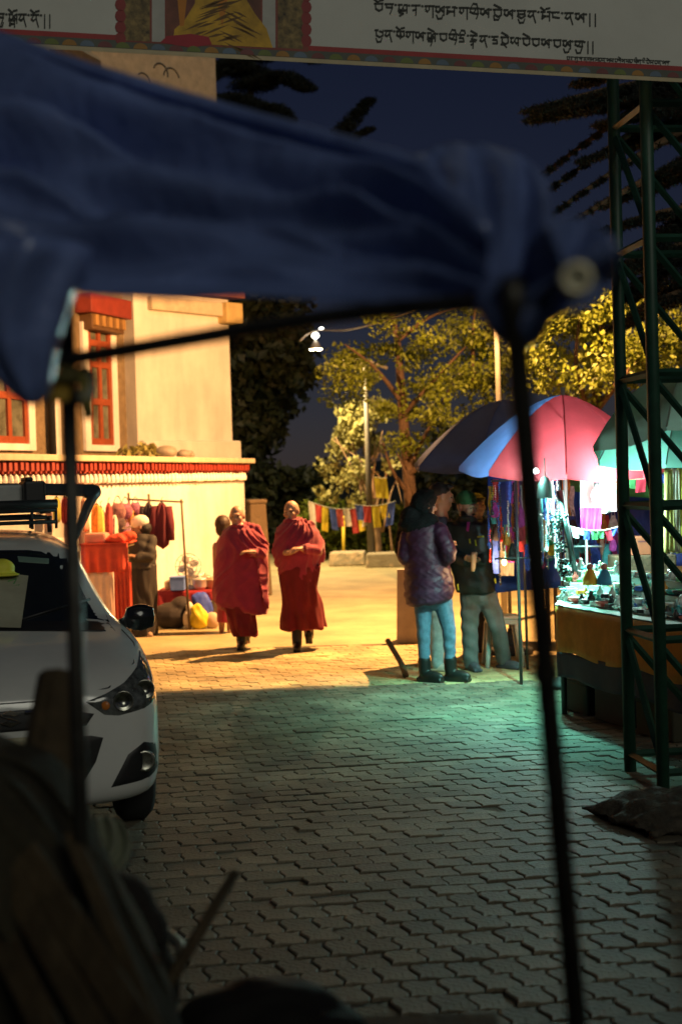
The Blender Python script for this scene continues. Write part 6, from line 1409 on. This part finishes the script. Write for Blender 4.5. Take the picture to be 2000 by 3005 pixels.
# tree above the right stalls
D = 19.0; base = V(P(1760, 1500, D).x, D, 0); cl = []
for k in range(52):
    px = rnd.uniform(1540, 2040); py = rnd.uniform(880, 1180); c = P(px, py, D + rnd.uniform(-1, 1.2)); s = rnd.uniform(.2, .46); cl.append((c, (s, s, s * .6), int(680 * s)))
br = [[P(1740, 1300, D), P(1650, 1150, D - .4), P(1570, 1030, D - .4)], [P(1740, 1250, D), P(1690, 1080, D - .6), P(1700, 930, D - .6)], [P(1750, 1200, D), P(1850, 1080, D - .4), P(1950, 990, D - .4)]]
tree('leafy tree rising behind the pink and teal umbrellas', base, [base, P(1745, 1350, D), P(1750, 1150, D), P(1770, 900, D)], .14, br, cl, .08, m_l1, 5)
# dark tree between the building and the gap of sky
D = 38.0; base = V(P(760, 1500, D).x, D, 0); cl = []
for k in range(95):
    py = rnd.uniform(840, 1390); lim = 905 - 60 * abs((py - 1000) / 300) - (70 if py > 1180 else 0) - (40 if py > 1280 else 0); px = rnd.uniform(640, lim); c = P(px, py, D + rnd.uniform(-1.5, 2.5)); s = rnd.uniform(.42, .98); cl.append((c, (s, s, s * .7), int(150 * s)))
tree('dark leafy tree filling the space beside the white building', base, [base, P(755, 1300, D), P(750, 1000, D), P(740, 700, D)], .2, [[P(752, 1100, D), P(850, 1000, D), P(900, 930, D)], [P(752, 1250, D), P(830, 1190, D), P(860, 1150, D)]], cl, .33, m_l3, 6)
# conifers against the sky
def needles(branches, size, dens, seed):
    r = random.Random(seed); cl = []
    for pts, w in branches:
        q = bez(pts, 14)
        for i in range(len(q) - 1):
            p = q[i].lerp(q[i + 1], r.random()); t = i / (len(q) - 1); s = w * (1 - .6 * t); cl.append((p + V(0, 0, -s * .25), (s, s, s * .2), int(dens * .42 * (.4 + s * 2))))
    return cl
def conifer(label, base, top, brs, tr, seed, size=.14, dens=130):
    t = empty('conifer_tree', base, label, 'tree'); b = MB(); b.tube([base, base.lerp(top, .5), top], [tr, tr * .6, tr * .15], 8); b.build('trunk', m_bark, t, smooth=True)
    for pts, w in brs:
        b = MB(); q = bez(pts, 5); b.tube(q, [.05 * (1 - .8 * i / (len(q) - 1)) for i in range(len(q))], 6); b.build('branch', mat('branch_brown', (.14, .085, .045), .9), t, smooth=True)
    leaves('crown', needles(brs, size, dens, seed), size, m_nd, t, seed, .12); return t
D = 44.0; base = V(P(735, 1500, D).x, D, 0); top = P(735, -200, D)
brs = [([P(735, y, D), P(735 + s * L * .5, y - 25, D - .3), P(735 + s * L, y + 20, D - .6)], .8) for (y, s, L) in ((150, 1, 190), (235, 1, 170), (330, 1, 110), (200, -1, 120), (300, -1, 120), (420, 1, 120), (60, 1, 180), (560, 1, 140), (640, -1, 120), (740, 1, 150), (860, 1, 140))]
conifer('tall dark conifer rising beside the white building', base, top, brs, .28, 7, .20, 420)
D = 46.0; base = V(P(700, 1560, D).x, D, 0); top = P(870, 560, D)
brs = [([P(930, 500, D), P(1010, 370, D), P(1085, 285, D)], .62), ([P(930, 520, D), P(1020, 410, D), P(1090, 372, D)], .42), ([P(930, 560, D), P(1010, 470, D), P(1080, 440, D)], .4), ([P(930, 700, D), P(880, 640, D), P(850, 640, D)], .4)]
conifer('dark conifer top pointing up right against the night sky', base, top, brs, .2, 8, .18, 460)
D = 13.2; base = V(P(2150, 1900, D).x, D, 0); top = P(2160, -300, D)
brs = []
for (x0, y0, x1, y1, w) in ((2080, 215, 1560, 318, .30), (2080, 270, 1560, 345, .26), (2080, 180, 1580, 520, .07), (2090, 250, 1610, 555, .06), (2090, 330, 1600, 640, .05), (2090, 430, 1560, 722, .04), (2100, 560, 1850, 790, .3), (2100, 660, 1830, 880, .3), (2090, 320, 1840, 420, .3), (2090, 200, 1850, 290, .35), (2100, 430, 1880, 560, .3), (2100, 760, 1900, 900, .3), (2090, 120, 1700, 240, .3), (2080, 380, 1700, 470, .16), (2080, 480, 1760, 600, .22), (2080, 600, 1720, 690, .18), (2090, 700, 1760, 800, .25), (2090, 300, 1760, 360, .25), (2090, 820, 1800, 960, .25)):
    brs.append(([P(x0, y0, D), P((x0 + x1) / 2, (y0 + y1) / 2 - 12, D - .2 + .3 * rnd.uniform(-1, 1)), P(x1, y1, D + rnd.uniform(-.6, .6))], w))
conifer('dark cedar with long drooping branches behind the green tower', base, top, brs, .28, 9, .085, 620)
# hedges and ground growth that read as one mass
for k, (name, label, spec, D, sz, m) in enumerate((('hedge', 'low green undergrowth behind the prayer flags', [(890, 1190, 1495, 1630, 90)], 32.5, .18, m_l1), ('dark_thicket', 'dark thicket at the bend of the road beyond the wall', [(735, 960, 1385, 1600, 120)], 36.0, .25, m_l3), ('shrub_row', 'dark growth behind the stalls at the right', [(1230, 2050, 1250, 1640, 170)], 33.5, .22, m_l3))):
    cl = []
    for (x0, x1, y0, y1, n) in spec:
        for i in range(n): c = P(rnd.uniform(x0, x1), rnd.uniform(y0, y1), D + rnd.uniform(-.8, 1.2)); s = rnd.uniform(.2, .5); cl.append((c, (s, s, s * .8), int(150 * s)))
    ctr = P((spec[0][0] + spec[0][1]) / 2, 1600, D); ctr.z = 0
    o = leaves(name, cl, sz, m, None, 30 + k, origin=ctr); o.location = ctr; tag(o, label, 'undergrowth', kind='stuff')
# sprig on the wall coping
cl = []; c0 = None
for (px, py, s) in ((365, 1340, .12), (385, 1330, .14), (410, 1325, .12), (430, 1318, .13), (440, 1326, .09), (395, 1345, .12)):
    d = ray(px, py); t = ((WP(0, -.12, 0) - CAM).dot(wn)) / d.dot(wn); c = CAM + d * t; c0 = c0 or c; cl.append((c, (s * 1.2, s, s * .7), 26))
root = empty('wall_plant', V(c0.x, c0.y, 2.13), 'yellow green leafy sprig on top of the wall coping', 'plant'); leaves('foliage', cl, .13, m_l2, root, 41)
b = MB()
for c, r_, n in cl: b.tube([root.location + V(.1, .05, 0), c], .006, 5)
b.build('stem', m_bark, root)
# concrete blocks by the roadside
for k, (x0, x1, y) in enumerate(((972, 1072, 1664), (1080, 1186, 1668))):
    a, c = G(x0, y), G(x1, y); s = (c - a).length
    b = MB(); b.box(((a.x + c.x) / 2, a.y + .3, .15), (s, .55, .30), rotz(-.08), .93); tag(b.build('concrete_block', mat('block_conc', (.36, .30, .2), .9, bump=.5, bscale=20), origin=((a.x + c.x) / 2, a.y + .3, 0), bevel=.04), ['left long concrete block lying at the roadside', 'right long concrete block lying at the roadside by the coat'][k], 'block')
# prayer flags over the undergrowth
FC2 = [(.70, .68, .60), (.50, .06, .05), (.68, .52, .04), (.06, .10, .38), (.55, .10, .08), (.68, .6, .5), (.40, .05, .05), (.70, .55, .05)]
flag_string('string of large prayer flags over the undergrowth beside the bush', ((903, 1470), (1085, 1482)), 28.6, .125, .44, FC2, 0, 12)
flag_string('second string of prayer flags running right towards the plum coat', ((1040, 1480), (1160, 1470)), 28.4, .13, .42, [FC2[2], FC2[3], FC2[1], FC2[7]], 1, 6)
flag_string('short string of yellow and blue flags in the bare stems', ((1095, 1398), (1135, 1402)), 28.2, .13, .36, [FC2[2], FC2[3]], 0, 2)
# yellow post
q = G(1008, 1655); q.z = 0
b = MB(); b.tube([q, V(q.x + .02, q.y, .95)], .035, 8); b.ell((q.x + .02, q.y, .97), .05); tag(b.build('yellow_post', mat('post_yellow', (.6, .42, .03), .6), origin=q, smooth=True), 'thin yellow post below the prayer flags', 'post')
